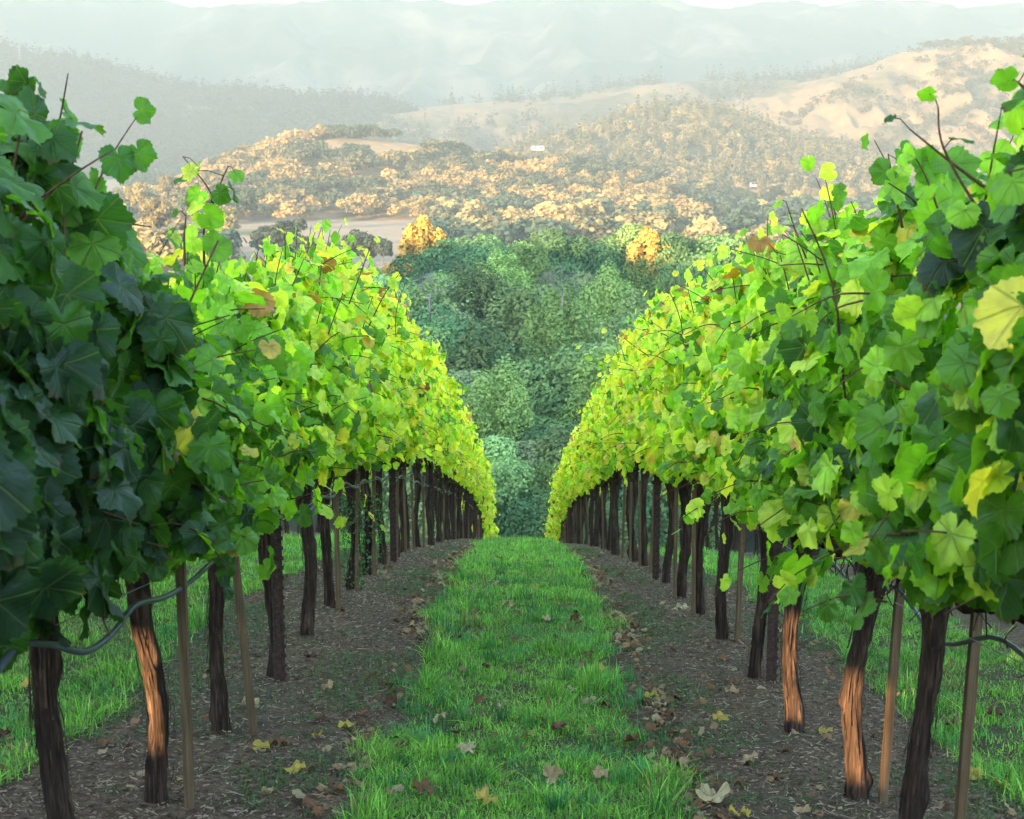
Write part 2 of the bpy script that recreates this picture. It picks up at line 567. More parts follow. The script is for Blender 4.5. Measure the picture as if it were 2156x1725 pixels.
m_mount = hill_material("mountain_scrub_and_grass", (0.05, 0.068, 0.055), (0.24, 0.22, 0.165), 0.58, 0.0024)
m_gold = hill_material("golden_grass_hillside", (0.31, 0.205, 0.105), (0.15, 0.12, 0.06), 0.52, 0.006)
m_dark = hill_material("wooded_hillside", (0.36, 0.27, 0.15), (0.06, 0.07, 0.04), 0.36, 0.004)

h_mount = hill("mountains", [(-500, -60), (0, -45), (250, -20), (345, 0), (400, 16), (440, 19), (490, 13), (560, 6), (620, 8), (700, 0), (800, -4), (850, 4), (930, 5), (960, 12),
                (990, 12), (1060, 1), (1150, -10), (1300, -12), (1430, 0), (1450, 10), (1490, 16), (1530, 19), (1590, 8), (1650, 8), (1700, 16), (1740, 14),
                (1780, 8), (1840, 5), (1900, 9), (1960, 18), (2010, 18), (2060, 14), (2156, 5), (2300, 0), (2700, -20)], 6000, 3000, -42, m_mount, 0.34, 1 / 420., 11, 460, 170, back=1200)
h_left = hill("left_ridge", [(-700, 60), (-200, 80), (0, 95), (60, 116), (120, 122), (200, 135), (300, 162), (380, 182), (450, 192), (560, 197), (640, 207), (760, 207), (830, 222), (900, 250), (1000, 300), (1060, 335)],
              2500, 850, -42, m_dark, 0.22, 1 / 300., 23, 260, 90, back=600)
h_mid = hill("middle_ridge", [(250, 320), (330, 300), (450, 285), (560, 275), (640, 262), (760, 245), (850, 232), (940, 222), (1050, 214), (1200, 203), (1290, 185), (1400, 176), (1480, 172), (1560, 170), (1640, 172), (1700, 165),
             (1780, 150), (1880, 135), (2000, 130), (2156, 125), (2400, 120), (2900, 110)],
             2500, 700, -42, m_gold, 0.55, 1 / 170., 31, 320, 90, back=500)
h_gold = hill("golden_hill", [(1380, 345), (1450, 290), (1500, 250), (1560, 215), (1620, 190), (1700, 172), (1760, 160), (1840, 135), (1880, 118), (1900, 112), (1990, 102), (2060, 98), (2110, 92), (2156, 88), (2300, 84), (2500, 95), (2900, 120)],
              1850, 520, -42, m_gold, 0.6, 1 / 110., 47, 320, 110, back=400)
h_knoll = hill("wooded_knoll", [(1020, 345), (1080, 322), (1160, 305), (1220, 285), (1290, 258), (1340, 240), (1400, 232), (1460, 236), (1530, 246), (1590, 268), (1650, 300), (1720, 318), (1800, 335), (1900, 350), (2100, 365)],
               1500, 420, -42, m_dark, 0.15, 1 / 120., 53, 160, 60, back=300)
h_oak = hill("oak_knoll", [(420, 390), (480, 355), (540, 330), (600, 315), (660, 296), (720, 290), (800, 296), (880, 305), (930, 325), (1000, 345), (1100, 352), (1250, 362), (1400, 385)],
             1000, 260, -41, m_gold, 0.10, 1 / 90., 61, 160, 60, back=200)


# ------------------------------------------------------------------ trees
def crown_quads(lobes, n, size, seed, depth=0.25, up=0.0):
    """n leaf-clump faces on and just inside a set of ellipsoid lobes (cx,cy,cz,rx,ry,rz)"""
    g = np.random.default_rng(seed)
    lb = np.array(lobes, dtype=float)
    area = (lb[:, 3] * lb[:, 5]) + lb[:, 3] * lb[:, 4]
    idx = g.choice(len(lb), n, p=area / area.sum())
    d = unit(g.normal(size=(n, 3)))
    d[:, 2] = np.where(d[:, 2] < -0.55, -d[:, 2], d[:, 2])
    rr = 1 - depth * g.random(n) ** 1.3 + 0.07 * g.normal(size=n)
    P = lb[idx, :3] + d * lb[idx, 3:] * rr[:, None]
    nrm = unit(d + 0.42 * g.normal(size=(n, 3)) + np.array([0, 0, up]))
    ref = unit(g.normal(size=(n, 3)))
    a = unit(np.cross(nrm, ref)); b = np.cross(nrm, a)
    s = size * (0.5 + g.random(n) ** 1.5 * 1.1)
    a = a * s[:, None]; b = b * (s * (0.45 + 0.5 * g.random(n)))[:, None]
    # a bent five-point clump outline
    bend = nrm * (0.25 * s)[:, None]
    V = np.stack([P - a + 0.1 * b, P - 0.3 * a - b - bend * 0.4, P + 0.6 * a - 0.8 * b, P + a + 0.3 * b - bend, P + 0.1 * a + b], 1).reshape(-1, 3)
    F = np.arange(n * 5).reshape(n, 5)
    return V, F, P


def tree_mesh(name, h, wd, col, n, size, seed, kind='oak', col2=None):
    g = np.random.default_rng(seed)
    lobes = []
    if kind == 'oak':
        nl = 40
        for k in range(nl):
            a = g.random() * 6.283; r = wd * 0.5 * (g.random() ** 0.5) * 0.84 * (0.8 + 0.35 * math.sin(3 * a + seed))
            z = h * (0.30 + 0.62 * g.random() * (1 - 0.5 * (r / (wd * 0.5)) ** 2))
            q = wd * (0.065 + 0.10 * g.random())
            lobes.append((r * math.cos(a), r * math.sin(a), z, q, q, q * 0.78))
        lobes.append((0, 0, h * 0.6, wd * 0.3, wd * 0.3, h * 0.3))
    elif kind == 'tall':
        nl = 52
        for k in range(nl):
            u = (k + 0.5) / nl
            rad = wd * 0.5 * math.sin(math.pi * min(1, 0.12 + u * 0.86)) ** 0.7
            a = k * 2.4 + g.random(); r = rad * (0.45 + 0.65 * g.random())
            q = wd * (0.07 + 0.07 * g.random())
            lobes.append((r * math.cos(a), r * math.sin(a), h * (0.12 + 0.80 * u), q, q, q * 2.2))
        lobes.append((0, 0, h * 0.5, wd * 0.25, wd * 0.25, h * 0.4))
    elif kind == 'conifer':
        for k in range(14):
            u = k / 13
            rad = wd * 0.5 * (1 - u) ** 0.9
            for q in range(3 if u < 0.75 else 1):
                a = g.random() * 6.283
                lobes.append((rad * 0.5 * math.cos(a), rad * 0.5 * math.sin(a), h * (0.12 + 0.84 * u), rad * 0.6 + 0.15, rad * 0.6 + 0.15, h * 0.05))
    V, F, P = crown_quads(lobes, n, size, seed + 5, 0.2, 0.15)
    c = np.array(col); c2 = np.array(col2 if col2 is not None else np.array(col) * 1.5)
    cl = 0.5 + 0.5 * vn(P * (3.2 / wd), seed)
    cl = np.clip(cl * 0.8 + 0.2 * g.random(n), 0, 1)[:, None]
    T = np.repeat(c * (1 - cl) + c2 * cl, 5, axis=0)
    mb = MB(); mb.add(V, F, T)
    crown = mb.mesh(name + "_crown", M['tree'], False)
    tb = MB()
    top = h * (0.9 if kind != 'oak' else 0.55)
    path = spline([(0, 0, -0.6), (wd * 0.01, 0, h * 0.15), (wd * 0.04 * g.normal(), wd * 0.04 * g.normal(), h * 0.35), (0, 0, top)], 12)
    tb.add(*tube(path, np.linspace(h * 0.022, h * 0.005, 12), 7))
    for k in range(7):
        a = g.random() * 6.283; z0 = h * (0.2 + 0.35 * g.random()); L_ = wd * 0.36
        br = spline([(0, 0, z0), (L_ * 0.4 * math.cos(a), L_ * 0.4 * math.sin(a), z0 + h * 0.07), (L_ * math.cos(a + 0.3), L_ * math.sin(a + 0.3), z0 + h * 0.2)], 7)
        tb.add(*tube(br, np.linspace(h * 0.009, h * 0.003, 7), 5))
    trunk = tb.mesh(name + "_trunk", M['tree_bark'])
    return crown, trunk


def put_tree(name, meshes, x, y, s, rz, label, cat='tree', group=None, z=None):
    e = empty(name, (x, y, float(gz(x, y)) if z is None else z), rz)
    e.scale = (s, s, s)
    tag(e, label, cat, group)
    link("crown", meshes[0], e)
    link("trunk", meshes[1], e)
    return e


G_DARK, G_MID, G_LIGHT, G_GREY, G_GOLD = (0.030, 0.068, 0.028), (0.085, 0.16, 0.05), (0.16, 0.27, 0.065), (0.15, 0.21, 0.085), (0.42, 0.23, 0.03)
TM = {}
for i in range(3):
    TM['dark', i] = tree_mesh("dark_oak", 16, 13, G_DARK, 30000, 0.11, 100 + i, 'oak', (0.10, 0.21, 0.075))
    TM['mid', i] = tree_mesh("mid_oak", 15, 11, G_MID, 30000, 0.105, 110 + i, 'oak', (0.26, 0.42, 0.135))
    TM['light', i] = tree_mesh("light_tree", 20, 10, G_LIGHT, 34000, 0.10, 120 + i, 'tall', (0.33, 0.48, 0.13))
    TM['grey', i] = tree_mesh("grey_oak", 13, 9, G_GREY, 22000, 0.10, 130 + i, 'oak', (0.28, 0.36, 0.15))
for i in range(3): TM['olive', i] = tree_mesh('olive_tree', 15, 8, (0.12, 0.18, 0.06), 24000, 0.10, 150 + i, 'tall', (0.30, 0.42, 0.14))
TM['gold', 0] = tree_mesh("golden_poplar", 15, 6.5, (0.30, 0.19, 0.04), 16000, 0.16, 141, 'tall', (0.52, 0.34, 0.08))

# forest at the foot of the vineyard slope: (display x, display y of the tree top, distance, kind)
FOREST = [
    (1000, 494, 200, 'dark', None), (1085, 505, 202, 'mid', None), (1150, 500, 200, 'dark', None), (1265, 488, 204, 'dark', None), (1330, 494, 200, 'dark', None), (1470, 492, 204, 'dark', None), (1540, 500, 205, 'mid', None), (1610, 502, 205, 'dark', None), (930, 506, 200, 'dark', None), (1120, 530, 160, 'light', None), (1350, 545, 155, 'light', None),
    (882, 462, 190, 'gold', 'tree in full yellow autumn leaf at left end of the forest top'),
    (980, 492, 185, 'dark', 'broad dark green oak right of the yellow tree on the forest top'),
    (1030, 505, 178, 'dark', None), (930, 520, 165, 'dark', None), (1110, 515, 185, 'mid', None),
    (1190, 483, 180, 'dark', 'broad dark oak on the forest skyline left of the golden topped tree'),
    (1250, 480, 184, 'dark', None), (1310, 478, 188, 'mid', None),
    (1372, 470, 186, 'gold', 'tree with sunlit gold put into its crown colour on the right part of the forest skyline'),  # green tree in the sun; its golden light is put into the crown colour
    (1430, 470, 190, 'dark', 'tallest dark tree on the forest skyline beside the golden topped tree'),
    (1500, 485, 186, 'dark', 'rounded dark tree near the right end of the forest skyline'),
    (1560, 500, 182, 'dark', None), (1450, 505, 172, 'mid', None), (1610, 515, 190, 'dark', None),
    (820, 545, 150, 'dark', None), (870, 560, 140, 'mid', None), (900, 580, 128, 'dark', None),
    (790, 560, 170, 'dark', None), (700, 560, 180, 'mid', None), (620, 560, 190, 'dark', None),
    (1060, 545, 140, 'light', 'tall pale green tree standing out in the middle of the forest'),
    (1010, 560, 132, 'light', None), (1130, 560, 150, 'grey', 'grey green tree with a pale forked trunk showing under its crown'),
    (1200, 555, 150, 'mid', None), (1240, 548, 160, 'grey', 'round light green crown left of the golden topped tree'),
    (1290, 590, 135, 'grey', None), (1340, 610, 125, 'mid', None), (1400, 590, 138, 'grey', None), (1440, 575, 150, 'mid', None),
    (1480, 600, 140, 'dark', None), (1530, 580, 150, 'grey', None), (1560, 620, 120, 'mid', None),
    (940, 600, 120, 'mid', None), (970, 640, 108, 'dark', 'dark pointed tree left of the tall pale green tree'), (905, 650, 104, 'mid', None),
    (860, 640, 112, 'dark', None), (1100, 620, 120, 'mid', None), (1180, 640, 112, 'light', None), (1240, 650, 110, 'mid', None),
    (1310, 680, 102, 'grey', None), (1380, 660, 110, 'mid', None), (1010, 700, 100, 'light', None), (1110, 720, 98, 'mid', None),
    (1200, 730, 96, 'mid', None), (950, 730, 96, 'dark', None), (1270, 760, 92, 'dark', None), (1060, 800, 88, 'light', 'low pale green tree at the foot of the forest in the gap between the rows'),
    (1150, 810, 88, 'mid', None), (1210, 850, 86, 'dark', None), (1000, 840, 86, 'dark', None), (1110, 900, 82, 'mid', None), (1180, 930, 82, 'grey', None),
    (1040, 930, 80, 'mid', None), (1140, 990, 79, 'dark', None), (1080, 1010, 78, 'dark', None), (1330, 800, 90, 'mid', None), (880, 760, 92, 'dark', None), (1400, 740, 98, 'dark', None),
    (1470, 690, 110, 'dark', None), (800, 700, 105, 'dark', None), (740, 640, 125, 'dark', None), (1620, 640, 125, 'dark', None), (1680, 560, 165, 'mid', None),
]
FOREST = [(x_, y_, d_, ('olive' if k_ % 5 == 2 else 'light' if k_ % 4 == 0 else 'grey' if k_ % 6 == 1 else kd_) if (lb_ is None and y_ > 540) else kd_, lb_) for k_, (x_, y_, d_, kd_, lb_) in enumerate(FOREST)]
KIND = {'olive': 'olive green narrow tree in the shaded forest below the vineyard', 'dark': 'dark green round-crowned oak in the shaded forest below the vineyard', 'mid': 'mid green leafy tree in the shaded forest below the vineyard',
        'light': 'pale green upright tree in the shaded forest below the vineyard', 'grey': 'greyish green small-crowned tree in the shaded forest below the vineyard'}
rnd = random.Random(4)
for k, (px, py, D, kd, lab) in enumerate(FOREST):
    p = at(px, py, D)
    g0 = float(gz(p[0], p[1]))
    hh = {'dark': 16, 'mid': 15, 'light': 20, 'grey': 13, 'gold': 15, 'olive': 15}[kd]
    s = (p[2] - g0) / (hh * 0.97)
    s = min(max(s * (1.03 if py < 530 else 1.0), 0.55), 1.5)
    if lab is None: s *= rnd.uniform(0.92, 1.06)
    z = p[2] - hh * 0.97 * s
    nm = {'gold': 'golden_tree', 'dark': 'dark_oak', 'mid': 'leafy_tree', 'light': 'pale_green_tree', 'grey': 'grey_green_oak', 'olive': 'olive_tree'}[kd]
    put_tree(nm, TM[kd, 0 if kd == 'gold' else k % 3], p[0], p[1], s, rnd.random() * 6.28, lab or KIND[kd], 'tree', None if lab else 'forest trees below the vineyard', min(z, g0))


def dead_tree(px, py, D, h, label):
    p = at(px, py, D)
    g = random.Random(int(px))
    mb = MB()
    base = np.array([0, 0, -h])

    def grow(p0, d, L_, r, lvl):
        p1 = p0 + d * L_
        mid = (p0 + p1) / 2 + np.array([g.gauss(0, 1), g.gauss(0, 1), 0]) * L_ * 0.06
        mb.add(*tube(spline([p0, mid, p1], 5), np.linspace(r, r * 0.6, 5), 5))
        if lvl:
            for _ in range(3):
                nd_ = d + np.array([g.gauss(0, 0.5), g.gauss(0, 0.5), g.gauss(0.05, 0.3)])
                grow(p1 - d * L_ * 0.25 * g.random(), nd_ / np.linalg.norm(nd_), L_ * 0.68, r * 0.55, lvl - 1)
    grow(np.array([0, 0, -h * 0.5]), np.array([0, 0, 1.0]), h * 0.5, 0.09, 5)
    o = mb.build("dead_tree", M['pale_bark'], None, loc=tuple(p))
    tag(o, label, 'tree')


dead_tree(905, 625, 100, 2.6, 'small bare dead tree with white branches at the left of the forest')
dead_tree(1185, 610, 108, 2.8, 'bare grey dead tree in the middle of the forest between green crowns')

# ---- valley trees: the biggest individually, the rest as woods
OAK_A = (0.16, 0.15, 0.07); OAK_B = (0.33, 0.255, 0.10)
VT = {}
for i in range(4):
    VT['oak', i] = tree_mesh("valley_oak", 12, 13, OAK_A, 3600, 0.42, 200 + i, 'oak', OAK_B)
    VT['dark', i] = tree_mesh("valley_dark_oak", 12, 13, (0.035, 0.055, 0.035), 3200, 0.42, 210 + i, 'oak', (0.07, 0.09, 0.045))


def floor_at(px, py):
    """where the view ray of a display pixel meets the valley floor (height 'base' + undulation)"""
    r = ray(px, py)
    D = 400.0
    for _ in range(12):
        z = float(gz(r[0] / r[1] * D, D)); D = z / (r[2] / r[1]) * 0.5 + D * 0.5
    return D


GRP = 'oaks scattered over the valley floor'
# (x, y_base, spread) clusters traced from the photograph: rows of oaks around pale fields
clusters = [
    (330, 430, 10, 0.9), (300, 400, 9, 0.9), (360, 395, 8, 0.8), (420, 455, 10, 1.0), (470, 440, 8, 0.8), (480, 470, 6, .7),
    (560, 405, 12, 0.9), (620, 412, 12, 1.0), (690, 408, 12, 1.0), (740, 430, 14, 1.0), (800, 440, 14, 1.0), (850, 430, 12, 1.0), (900, 455, 14, 1.1),
    (960, 470, 14, 1.1), (1020, 485, 14, 1.1), (960, 430, 12, 1.0), (1050, 440, 12, 1.0), (1120, 470, 14, 1.1), (1190, 450, 12, 1.0), (1260, 470, 12, 1.0), (1330, 455, 12, 1.0),
    (1400, 430, 12, 0.9), (1100, 410, 12, 0.9), (1200, 412, 12, 0.9), (1300, 420, 10, 0.9), (1480, 455, 12, 0.9), (1560, 470, 12, 1.0), (1500, 420, 10, 0.9), (1620, 430, 12, 0.9),
    (1700, 450, 10, 0.9), (1780, 420, 10, 0.9), (600, 520, 10, 1.0), (560, 505, 8, 0.9), (760, 520, 6, 0.7), (700, 530, 6, 0.7), (640, 540, 8, 0.8), (830, 535, 6, 0.8), (1600, 500, 8, 1.0), (1660, 490, 8, 1.0),
]
for (px, py, D, s, kd) in ((600, 468, 450, 1.35, 'dark'), (556, 478, 470, 0.9, 'dark'), (648, 500, 440, 0.8, 'dark'), (762, 488, 430, 1.0, 'dark'), (806, 502, 425, 0.7, 'dark'), (700, 512, 420, 0.7, 'dark'),
                       (470, 440, 520, 1.1, 'oak'), (330, 425, 520, 1.2, 'oak'), (400, 400, 620, 1.0, 'dark'), (290, 390, 640, 1.1, 'oak'), (350, 372, 760, 1.0, 'oak'), (520, 400, 640, 1.1, 'dark'), (450, 392, 680, 1.1, 'dark')):
    p = at(px, py, D)
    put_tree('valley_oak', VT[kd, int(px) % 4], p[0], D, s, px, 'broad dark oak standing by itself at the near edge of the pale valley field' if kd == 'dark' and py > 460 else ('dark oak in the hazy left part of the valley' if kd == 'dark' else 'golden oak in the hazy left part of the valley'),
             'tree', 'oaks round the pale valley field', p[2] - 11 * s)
cnt = 0
placed = []
for (cx, cy, n, sc) in clusters:
    for _ in range(int(n * 0.72)):
        px = cx + rnd.gauss(0, 30); py = min(cy + rnd.gauss(0, 9), 560)
        if 520 < px < 880 and 425 < py < 560: continue           # the open hay field
        D = floor_at(px, py)
        if not 240 < D < 1250: continue
        p = at(px, py, D)
        s = sc * rnd.uniform(0.6, 1.05)
        dark = rnd.random() < (0.65 if px > 1380 or px < 520 or py > 495 else 0.40)  # dark crowns carry the valley shade in their colour
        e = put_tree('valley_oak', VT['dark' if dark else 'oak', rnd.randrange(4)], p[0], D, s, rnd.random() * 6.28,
                     ('oak with blue-green shade put into its colour standing on the hazy valley floor' if dark else 'sunlit golden olive oak standing on the hazy valley floor'),
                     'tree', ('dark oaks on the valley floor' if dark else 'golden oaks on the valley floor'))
        cnt += 1
print("valley trees", cnt)


def woods(name, pts, hs, cols, n, kind='oak', seed=0, ratio=1.0):
    """far-off wood: many small trees in one mesh. pts (k,3) base points, hs heights, cols (k,3)"""
    g = np.random.default_rng(seed)
    mb = MB()
    temps = []
    for i in range(5):
        lb = []
        if kind == 'oak':
            for k in range(6):
                a = g.random() * 6.283; r = 0.28 * g.random()
                lb.append((r * math.cos(a), r * math.sin(a), 0.35 + 0.35 * g.random(), 0.26, 0.26, 0.22))
        else:
            for k in range(7):
                u = k / 6
                lb.append((0, 0, 0.1 + 0.85 * u, 0.22 * (1 - u) + 0.02, 0.22 * (1 - u) + 0.02, 0.07))
        temps.append(crown_quads(lb, n, 0.066 if kind == 'oak' else 0.055, seed * 10 + i, 0.3, 0.1)[:2])
    which = g.integers(0, 5, len(pts))
    for i in range(5):
        m = which == i
        if not m.any(): continue
        V0, F0 = temps[i]
        a = g.random(m.sum()) * 6.283
        c, s = np.cos(a), np.sin(a)
        P = pts[m]; H = hs[m]
        x = V0[None, :, 0] * c[:, None] - V0[None, :, 1] * s[:, None]
        y = V0[None, :, 0] * s[:, None] + V0[None, :, 1] * c[:, None]
        V = np.stack([x * ratio, y * ratio, np.broadcast_to(V0[None, :, 2], x.shape)], -1) * H[:, None, None] + P[:, None, :]
        F = (F0[None] + (np.arange(m.sum()) * len(V0))[:, None, None]).reshape(-1, 5)
        T = np.repeat(cols[m], len(V0), axis=0) * (0.9 + 0.2 * np.repeat(g.random(m.sum() * n), 5)[:, None])
        mb.add(V.reshape(-1, 3), F, T)
    o = mb.build(name, M['wood_far'], None, False)
    return o


def hill_points(key, n, accept, seed, front=1.0):
    height, x0, x1, D, dd = HILLS[key]
    g = np.random.default_rng(seed)
    X = g.uniform(x0, x1, n); Y = g.uniform(D - dd * front, D + dd * 0.15, n)
    keep = accept(X, Y, g)
    X, Y = X[keep], Y[keep]
    return np.stack([X, Y, height(X, Y) - 0.5], 1), g


def pxof(X, Y, Z):
    """display pixel of a world point (used only to choose where woods stand on the hills)"""
    c, s = math.cos(-YAW), math.sin(-YAW)
    x = c * X - s * Y; y = s * X + c * Y
    cp, sp_ = math.cos(PITCH), math.sin(PITCH)
    d = y * cp - Z * sp_; u = y * sp_ + Z * cp
    return PW / 2 + FPX * x / d, PH / 2 - FPX * u / d


def lerpc(a, b, t):
    return np.array(a)[None] * (1 - t[:, None]) + np.array(b)[None] * t[:, None]


# oak knoll: golden wood with a bare grass patch near the crest
def acc(X, Y, g):
    x, y = pxof(X, Y, HILLS['oak_knoll'][0](X, Y))
    bare = (x > 770) & (x < 905) & (y > 300) & (y < 345)
    bare2 = (x > 740) & (x < 900) & (y > 372) & (y < 395)
    return ~(bare | bare2) & (n2(X, Y, 1 / 60., 5) > -0.45)


P, g = hill_points('oak_knoll', 1500, acc, 71)
tag(woods('oak_wood', P, g.uniform(8, 14, len(P)), lerpc((0.07, 0.09, 0.05), (0.40, 0.275, 0.11), np.clip(0.42 + 1.9 * n2(P[:, 0], P[:, 1], 1 / 40., 18, 2) + 0.25 * g.normal(size=len(P)), 0, 1)), 220, 'oak', 1, 1.2),
    'golden lit oak wood covering the low knoll in the valley', 'wood', None, 'stuff')
# conifer knoll
P, g = hill_points('wooded_knoll', 1900, lambda X, Y, g: n2(X, Y, 1 / 80., 6) > -0.7, 72)
cf = g.random(len(P)) < 0.45
t_ = g.random(len(P))
tag(woods('conifer_wood', P[cf], g.uniform(14, 24, cf.sum()), lerpc((0.07, 0.085, 0.045), (0.22, 0.18, 0.08), t_[cf]), 90, 'conifer', 2, 1.0),
    'conifers on the wooded knoll right of the valley centre', 'wood', None, 'stuff')
tag(woods('mixed_wood', P[~cf], g.uniform(9, 15, (~cf).sum()), lerpc((0.10, 0.11, 0.055), (0.36, 0.27, 0.12), t_[~cf]), 170, 'oak', 3, 1.2),
    'golden green broadleaf wood on the wooded knoll', 'wood', None, 'stuff')


# valley floor woods between
def floor_points(n, seed):
    g = np.random.default_rng(seed)
    Y = 430 + (g.random(n) ** 1.2) * 1500
    X = g.uniform(-0.42, 0.42, n) * Y
    Z = gz(X, Y)
    x, y = pxof(X, Y, Z)
    field = ((x > 520) & (x < 875) & (y > 425) & (y < 640)) | ((x > 230) & (x < 390) & (y > 335) & (y < 356)) | ((x > 250) & (x < 420) & (y > 455) & (y < 500)) | ((x > 1450) & (x < 1560) & (y > 355) & (y < 385))
    keep = ~field & (n2(X, Y, 1 / 90., 8, 2) > 0.02)
    X, Y, Z = X[keep], Y[keep], Z[keep]
    return np.stack([X, Y, Z - 0.4], 1), x[keep], g


P, px_, g = floor_points(4200, 73)
blue = np.clip((px_ - 1250) / 400, 0, 1) + (px_ < 480) * 0.5  # blue-green valley shade put into the tree colour by position
t_ = np.clip(0.20 + 2.4 * n2(P[:, 0], P[:, 1], 1 / 60., 19, 2) + 0.2 * g.normal(size=len(P)) - 0.75 * blue, 0, 1)
tag(woods('valley_wood', P, g.uniform(9, 17, len(P)), lerpc((0.05, 0.09, 0.06), (0.40, 0.295, 0.12), t_), 190, 'oak', 4, 1.25),
    'hazy woodland spreading over the valley floor', 'wood', None, 'stuff')


# golden hill: dark tree clusters in the gullies and on the right shoulder
def acc(X, Y, g):
    x, y = pxof(X, Y, HILLS['golden_hill'][0](X, Y))
    f = n2(X, Y, 1 / 110., 14, 3)
    return (f > 0.12 - 0.5 * sstep(1850, 2050, x) - 0.5 * sstep(255, 300, y)) | ((g.random(len(X)) < 0.01))


P, g = hill_points('golden_hill', 5200, acc, 74)
tag(woods('hillside_oak_wood', P, g.uniform(9, 15, len(P)), lerpc((0.06, 0.06, 0.03), (0.15, 0.12, 0.05), g.random(len(P))), 44, 'oak', 5, 1.3),
    'oak clusters in the gullies of the golden hill', 'wood', None, 'stuff')


# middle ridge
def acc(X, Y, g):
    Z = HILLS['middle_ridge'][0](X, Y)
    x, y = pxof(X, Y, Z)
    return (n2(X, Y, 1 / 190., 15, 3) > 0.02 - 0.35 * sstep(900, 500, x)) | ((Y > 2455) & (n2(X, Y, 1 / 90., 3) > -0.1))


P, g = hill_points('middle_ridge', 7000, acc, 75)
cf = g.random(len(P)) < 0.6
tag(woods('ridge_conifer_wood', P[cf], g.uniform(16, 30, cf.sum()), lerpc((0.05, 0.055, 0.03), (0.10, 0.09, 0.045), g.random(cf.sum())), 36, 'conifer', 6, 1.2),
    'conifers along the long middle ridge', 'wood', None, 'stuff')
tag(woods('ridge_oak_wood', P[~cf], g.uniform(10, 17, (~cf).sum()), lerpc((0.07, 0.07, 0.035), (0.15, 0.12, 0.05), g.random((~cf).sum())), 36, 'oak', 7, 1.3),
    'oaks in patches over the long middle ridge', 'wood', None, 'stuff')
P, g = hill_points('left_ridge', 6500, lambda X, Y, g: n2(X, Y, 1 / 260., 16, 3) > -0.35, 76)
tag(woods('dark_ridge_wood', P, g.uniform(18, 30, len(P)), lerpc((0.035, 0.045, 0.03), (0.07, 0.075, 0.04), g.random(len(P))), 30, 'conifer', 8, 1.5),
    'dark conifer wood on the left ridge', 'wood', None, 'stuff')


# ---- pylons, cables and houses in the distance
def pylon_mesh():
    mb = MB()
    H = 34.0
    lv = [0, 7, 13, 18, 22, 26, 30, H]
    wid = [3.2, 2.4, 1.8, 1.3, 1.0, .9, .8, 0.2]
    for a in range(4):
        c = [(1, 1), (-1, 1), (-1, -1), (1, -1)]
        mb.add(*tube([(c[a][0] * w_, c[a][1] * w_, z) for z, w_ in zip(lv, wid)], 0.22, 4))
        for i in range(len(lv) - 1):
            p, q = c[a], c[(a + 1) % 4]
            mb.add(*tube([(p[0] * wid[i], p[1] * wid[i], lv[i]), (q[0] * wid[i + 1], q[1] * wid[i + 1], lv[i + 1])], 0.12, 4))
            mb.add(*tube([(q[0] * wid[i], q[1] * wid[i], lv[i]), (p[0] * wid[i + 1], p[1] * wid[i + 1], lv[i + 1])], 0.12, 4))
    frame = mb.mesh("lattice_tower", M['pylon'])
    arms = []
    for z, L_ in ((21, 6), (25.5, 5), (30, 4)):
        ab = MB()
        for s in (-1, 1):
            ab.add(*tube([(0, 0, z + 1.2), (s * L_, 0, z)], 0.16, 4)); ab.add(*tube([(0, 0, z), (s * L_, 0, z)], 0.16, 4))
            ab.add(*tube([(s * L_, 0, z), (s * L_, 0, z - 1.6)], 0.12, 4))
        arms.append(ab.mesh("cross_arm", M['pylon']))
    return frame, arms


pf, pa = pylon_mesh()
PY = [(45, 178, 2350, 'left_ridge', 'leftmost pale lattice pylon above the left vine row'), (650, 285, 2300, 'middle_ridge', 'faint lattice pylon over the valley left of centre'),
      (952, 252, 2200, 'middle_ridge', 'lattice pylon on the middle ridge above the oak knoll'),
      (1173, 238, 2200, 'middle_ridge', 'lattice pylon on the middle ridge nearest the picture centre'),
      (1562, 232, 1700, 'golden_hill', 'lattice pylon at the left foot of the golden hill')]
tops = []
for px, py, D, hk, lab in PY:
    p = at(px, py, D)
    z = float(HILLS[hk][0](np.array([p[0]]), np.array([p[1]]))[0])
    e = empty("pylon", (p[0], p[1], z - 0.5), 0.5)
    tag(e, lab, 'pylon', 'pylons of the power line')
    link("lattice_frame", pf, e)
    for a in pa: link("cross_arm", a, e)
    tops.append(np.array([p[0], p[1], z]))
for i in range(len(tops) - 1):
    mb = MB()
    for off in (-5, 5):
        for hz in (19.4, 24, 28.4):
            a = tops[i] + np.array([off, 0, hz]); b = tops[i + 1] + np.array([off, 0, hz])
            mid = (a + b) / 2 - np.array([0, 0, 9])
            mb.add(*tube(spline([a, (a + mid) / 2 - np.array([0, 0, 2.2]), mid, (b + mid) / 2 - np.array([0, 0, 2.2]), b], 14), 0.09, 3))
    tag(mb.build("power_cable", M['pylon']), ['power cables slung from the leftmost pylon to the next one', 'power cables over the left part of the middle ridge',
        'power cables between the two pylons on the middle ridge', 'power cables running right to the pylon by the golden hill'][i], 'cable')


